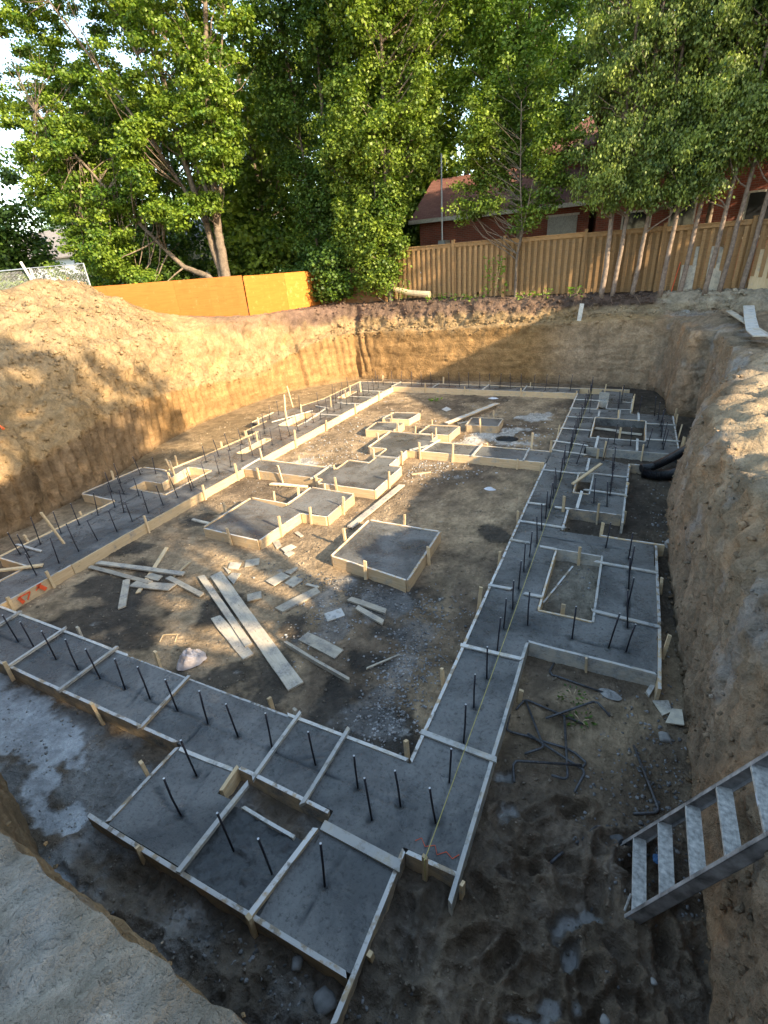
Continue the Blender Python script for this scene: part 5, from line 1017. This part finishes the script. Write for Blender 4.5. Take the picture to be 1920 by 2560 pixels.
# big maple at left, trunk base behind the hoarding
mb=(-17.1,19.1,3.0); S_=.905
def mp(*q): return [(mb[0]+a,mb[1]+b,c) for a,b,c in q]
tree('big maple at left with several rising trunks and one limb sweeping low to the left','tree',mb,
 [([(-17.15,19.2,2.8),(-17.05,19.2,5.2),(-17.0,19.2,6.6),(-16.7,19.2,8.2),(-16.4,19.3,10.5),(-15.8,19.6,14),(-15.5,19.8,18)],.25,.05),
  ([(-17.3,19.2,2.8),(-17.4,19.2,5.0),(-17.7,19.2,6.8),(-18.0,19.1,8.6),(-18.3,19.2,11),(-18.6,19.4,15),(-18.8,19.6,18.5)],.2,.045),
  ([(-17.3,19.1,3.6),(-17.9,19,4.4),(-19.1,18.8,4.95),(-19.95,18.5,5.9),(-20.8,18.1,7.1),(-21.6,17.6,8.4),(-23.5,17,11)],.16,.04),
  ([(-17.0,19.2,6.0),(-17.6,19.4,8.5),(-19.3,19.6,11.5),(-21,19.8,15)],.12,.04),
  ([(-17.6,19.2,6.5),(-18.8,18.9,8.8),(-20.5,18.6,11.5),(-22.5,18.3,14.5)],.1,.03),
  ([(-16.9,19.2,6.8),(-16.2,19.2,8.5),(-15.9,19.3,10.5),(-14.9,19.4,13)],.09,.03)],
 [(-25.6,18.6,12.2,2.6,2.0,4.2,150),(-19.6,19.6,13.6,6.2,3.4,5.6,640),(-22.8,17.6,8.6,2.9,1.9,2.7,190),(-22.5,17.0,5.6,2.9,1.3,1.25,90),(-18.0,18.0,6.9,1.35,.8,.75,46),(-15.9,18.6,9.6,1.6,1.2,2.2,80),(-18.9,17.6,8.9,2.1,1.0,1.2,70),(-16.2,18.6,7.0,.7,.5,.5,12),(-20.0,17.3,4.7,1.2,.6,.6,22)],.115,.5,165,M_maple,M_bark,31,flat_=.45,gap=-.12,branch=.3)
tree('dense dark tree just right of the maple, rising from behind the hoarding','tree',(-13.2,22.6,2.95),
 [([(-13.2,22.6,2.8),(-13.3,22.7,7),(-13.2,22.8,12),(-13.1,23,19)],.13,.04),([(-12.7,22.8,2.8),(-12.6,22.9,8),(-12.2,23,14)],.08,.03),([(-13.9,22.5,2.8),(-14.3,22.6,8),(-14.7,22.6,15)],.09,.03)],
 [(-13.4,23,12.8,3.3,2.2,6.8,520),(-13.0,22.4,6.4,2.3,1.4,2.8,170)],.12,.55,120,M_dark_l,M_bark,41,flat_=.7,gap=-.3)
tree('leafy tree with hanging lower foliage at the left end of the wooden fence','tree',(-9.35,20.3,2.95),
 [([(-9.35,20.3,2.8),(-9.4,20.35,5),(-9.35,20.4,8),(-9.25,20.5,12),(-9.15,20.6,17)],.12,.035),([(-9.5,20.45,2.8),(-9.9,20.6,6),(-10.1,20.8,11),(-10.2,21,15)],.06,.02)],
 [(-9.3,20.8,10.2,2.0,1.7,4.4,330),(-9.0,21.2,13.8,3.6,2.4,3.6,330),(-10.4,20.7,8.6,1.8,1.3,3.2,170),(-9.7,20.15,5.6,1.15,.9,1.9,110),(-9.9,19.95,4.1,.8,.45,.8,30),(-10.9,20.4,5.6,1.0,.7,1.9,60)],.105,.42,120,M_elm,M_bark,43,flat_=.8,hang=.28,gap=-.25,gsc=.7)
tree('slender small tree with a crooked trunk in front of the fence','tree',(-4.15,20.2,2.95),
 [([(-4.15,20.2,2.8),(-4.18,20.2,4.2),(-4.05,20.2,5.2),(-4.2,20.3,6.6),(-4.3,20.3,8.8)],.06,.015),([(-4.1,20.2,4.6),(-3.8,20.1,6.2),(-3.5,20.2,8)],.03,.01)],
 [(-4.5,20.4,7.9,1.9,1.2,2.2,130),(-6.2,20.5,6.3,.9,.6,.7,16),(-3.9,20.3,6.0,1.1,.6,1.0,34),(-5.4,20.3,6.9,1.2,.7,1.2,46),(-3.1,20.4,7.3,.9,.7,1.3,40)],.085,.38,100,M_elm,M_bark,47,flat_=.6,gap=-.3)
tree('tall light green locust far behind with a trunk leaning right','tree',(-9.4,29,2.9),
 [([(-9.4,29,2.8),(-8.9,29,7.6),(-8.0,29,10.5),(-7.6,29,15),(-7.2,29,20)],.2,.05),([(-10.2,29.6,2.8),(-10.5,29.6,9),(-10.9,29.6,16)],.16,.04)],
 [(-8.6,29.5,15.0,3.8,3,5.2,300),(-6.3,28.5,11,1.8,1.6,2.4,80),(-11.2,30,8.8,1.6,1.4,3.2,90)],.12,.6,100,M_locust,M_bark,53,flat_=.6,gap=-.05)
tree('bright tree between the locust and the cedars, foliage hanging over the low roof','tree',(-4.6,22.6,2.9),
 [([(-4.6,22.6,2.8),(-4.7,22.6,8),(-4.6,22.8,16)],.1,.03)],
 [(-5.0,22.4,12.0,2.9,1.8,3.8,420),(-5.4,22.2,8.4,1.3,.9,1.3,50)],.1,.45,110,M_locust,M_bark,59,flat_=.7,hang=.25,gap=-.25)
CG='cedar trees in a row along the fence'
cx_=[-1.14,-.80,-.19,.67,1.26,1.95,2.36,2.95,3.75,4.9,6.0]
cl=['cedar nearest the slender tree, leftmost of the row, straight thicker trunk','second cedar from the left, trunk close to the first','third cedar from the left, leaning right','fourth cedar from the left of the row','fifth cedar, just left of the leaning pale board','sixth cedar, between the two leaning pale boards','seventh cedar, touching the second pale board','eighth cedar, in front of the tall brick wall','ninth cedar, beside the broad plywood sheet','tenth cedar, just outside the right edge','last cedar of the row, farthest right']
for i,x in enumerate(cx_):
    ln_=[.05,.35,.45,.25,.3,.3,.3,.25,.25,.1,.2][i]; y=20.15+.1*((i*37)%5-2)/2; r=.085 if i!=0 else .1
    tree(cl[i],'tree',(x,y,2.9),[([(x,y,2.8),(x+ln_*.35,y,5.2),(x+ln_*.8,y+.1,8.5),(x+ln_,y+.1,13.5)],r,.03)],
     [(x+ln_*.8-.2,y+.25,10.3,1.5,1.35,3.7,105),(x+ln_*.6+random.uniform(-.8,.3),y-.4,(6.75 if i<4 else 7.5)+random.uniform(-.5,.3),1.3,.8,1.2,40)],.092,.42,150,M_cedar,M_barkc,61+i,flat_=.6,hang=.38,name='cedar_tree',group=CG,branch=.5,gap=-.3)
BT='background trees beyond the houses'
for i,(x,y,r,h,lab) in enumerate([(-32,28,5.,15,'broad tree behind the maple at the far left'),(-28.5,24,4.6,15,'leafy tree between the maple and the cream sided house'),(-21,27.5,4.5,16,'bushy tree right behind the maple trunks'),(-4.5,33,4.5,17,'tall tree rising behind the low brick house'),(-12.5,30,4.,18,'tall tree behind the leafy middle tree'),(-25,31,5.5,17,'tall tree behind the maple trunks'),(-17.5,32,5.5,18,'tall dark tree behind the dense dark tree'),(-39,21.5,4.6,14,'tree at the far left edge in front of the grey roofed house'),(-60,27,6,12,'round tree at the far left edge above the site fence'),(-2.,38,4.5,14,'tree rising behind the tall brick house, left part'),(8,40,5.5,17,'tree rising behind the tall brick house, right part'),(-72,52,6,15,'distant tree beyond the grey roofed house')]):
    tree(lab,'tree',(x,y,2.8),[([(x,y,2.6),(x+.3,y,h*.45),(x,y,h)],.3,.06)],[(x,y,h*.62,r,r*.8,h*.36,240),(x+r*.3,y-r*.4,h*.3,r*.8,r*.6,h*.17,90)],.24,1.0,80,M_dark_l if i%2 else M_elm,M_bark,80+i,flat_=.6,group=BT,branch=.15,gap=-.2,gsc=.2)
tree('leafy tree added between the fence and the tall brick house, shading the low house','tree',(7.4,22.8,2.9),[([(7.4,22.8,2.7),(7.2,22.8,7),(7,22.8,12)],.16,.05)],[(6.7,22.6,9.4,2.6,1.5,3.4,260)],.13,.55,90,M_elm,M_bark,77,flat_=.6,gap=-.3)  # added so its crown shades the low house and fills the top right
tree('tree with high crown added before the tall brick house wall, shading the low house','tree',(1.9,22.9,2.9),[([(1.9,22.9,2.7),(1.9,22.9,7),(2.2,22.9,13)],.13,.04)],[(2.2,22.9,10.4,3.2,1.3,3.2,300)],.12,.5,100,M_dark_l,M_bark,78,flat_=.6,gap=-.3)  # crown put here to shade the low house and thicken the canopy
for i,(x,y,z,rx,lab) in enumerate([(-30,17,3.6,2.6,'leafy bush behind the site fence, right part'),(-35.5,17.5,3.6,3.0,'leafy bush behind the site fence, at the photo edge'),(-24.3,19.6,3.2,1.7,'leafy bush behind the hoarding, under the maple limb'),(-26,21,3.3,2.4,'leafy bush behind the mound, left of the maple'),(-15.2,21.6,3.2,1.5,'dark bush behind the hoarding corner'),(-11.6,21.5,3.3,1.2,'dark bush behind the shaded end of the hoarding'),(-12.1,20.1,3.5,.95,'leafy bush hiding the shaded brown end of the hoarding')]):
    tree(lab,'bush',(x,y,2.9),[([(x,y,2.8),(x,y,z+.6)],.06,.02)],[(x,y,z+.5,rx,rx*.5,1.3,70)],.13,.5,80,M_elm if i<4 else M_dark_l,M_bark,95+i,name='bush',group='bushes along the back left',gap=-.5)
# shade tree on the right, outside the picture
tree('spreading maple on the next lot to the right whose crown dapples the left wall','tree',(8.2,1.4,2.8),
 [([(8.2,1.4,2.6),(8.0,1.5,5),(7.2,1.8,8),(6.5,2,12)],.28,.06),([(8.1,1.4,4.6),(7.2,.6,7.5),(6.5,-.3,11)],.16,.05),([(8.0,1.5,5),(7.3,2.6,8),(6.6,3.6,10.5)],.14,.04)],
 [(6.6,1.9,9.9,2.4,3.4,2.5,200),(6.9,.2,7.6,1.9,1.9,1.5,100),(7.2,-1.7,7.6,2,1.8,2.5,100),(6.7,.3,12.6,2.4,2.4,1.5,70)],.16,.5,80,M_maple,M_bark,71,flat_=.5,gap=-.02,gsc=.75)
tree('unseen airy tree added beside the bungalow to dapple the wooden fence','tree',(7.6,17.0,2.8),[([(7.6,17,2.6),(7.5,17,6),(7.4,17.1,9),(7.3,17.2,12.5)],.14,.04)],[(7.4,17.4,10.6,1.7,1.7,2.0,75)],.13,.42,70,M_elm,M_bark,73,flat_=.5,gap=0.,gsc=.9)  # unseen tree added to throw dapple on the fence
m=MB(); g=np.random.default_rng(5); idx=np.argwhere((ty>18.8)&(RTm>1.9)&(RTm<3.2)&(tx<3)&(tx>-11))
for i in range(150):
    a_,b_=idx[g.integers(0,len(idx))]; q=Vector(TERR[a_,b_]); l=g.uniform(.15,.6); d=Vector((g.normal(0,.5),-abs(g.normal(.3,.2)),-g.uniform(.1,1))); k=Vector(g.normal(0,.25,3))
    m.tube([q+Vector((0,.03,.03)),q+d*l*.5+k*l*.3,q+d*l],[g.uniform(.004,.012),.006,.002],4,False)
tag(link('roots',m.mesh('roots'),flat('root_wood',(.22,.15,.10),.9)),'tangle of cut roots hanging from the topsoil bank','roots',None,'stuff')
wires=MB(); wires.tube([(-90,46,12.5),(-60,41,10.6),(-30,36,10.2)],.02,4,False); tag(link('overhead_wire',wires.mesh('wire'),M_dark),'thin overhead wire crossing above the grey roof at far left','wire')
# sprouts and weeds on the bank
WG='green sprouts on the back bank'
for i,(x,y,z,n,r,h,l,lab) in enumerate([(-4.98,20.25,2.95,150,.42,1.45,.12,'bright leafy sapling in front of the fence left of the slender tree'),(-3.1,20.05,2.9,40,.3,.3,.11,'bright sprout on the bank below the slender tree'),(-2.0,20.1,2.88,50,.22,.35,.12,'bright sprout on the bank just left of the first cedar'),(-3.75,20.05,2.9,45,.35,.25,.1,'low sprouts on the bank edge right of the sapling'),(-7.3,20.0,2.95,60,.4,.3,.1,'low weeds on the bank edge near the log'),(-6.3,20.0,2.93,50,.35,.25,.1,'low weeds on the bank left of the sapling'),(-8.9,20.0,3.0,130,.45,.8,.11,'fresh green shrub at the foot of the leafy middle tree'),(-11.6,20.15,2.95,420,.9,1.25,.13,'weeds growing against the shaded hoarding'),(-5.6,20.0,2.9,40,.3,.22,.1,'small weeds on the bank below the fence post')]):
    leafy('sprout',(x,y,z-.02),n,r,h,l,M_weed,lab,'plant',WG,seed=20+i)
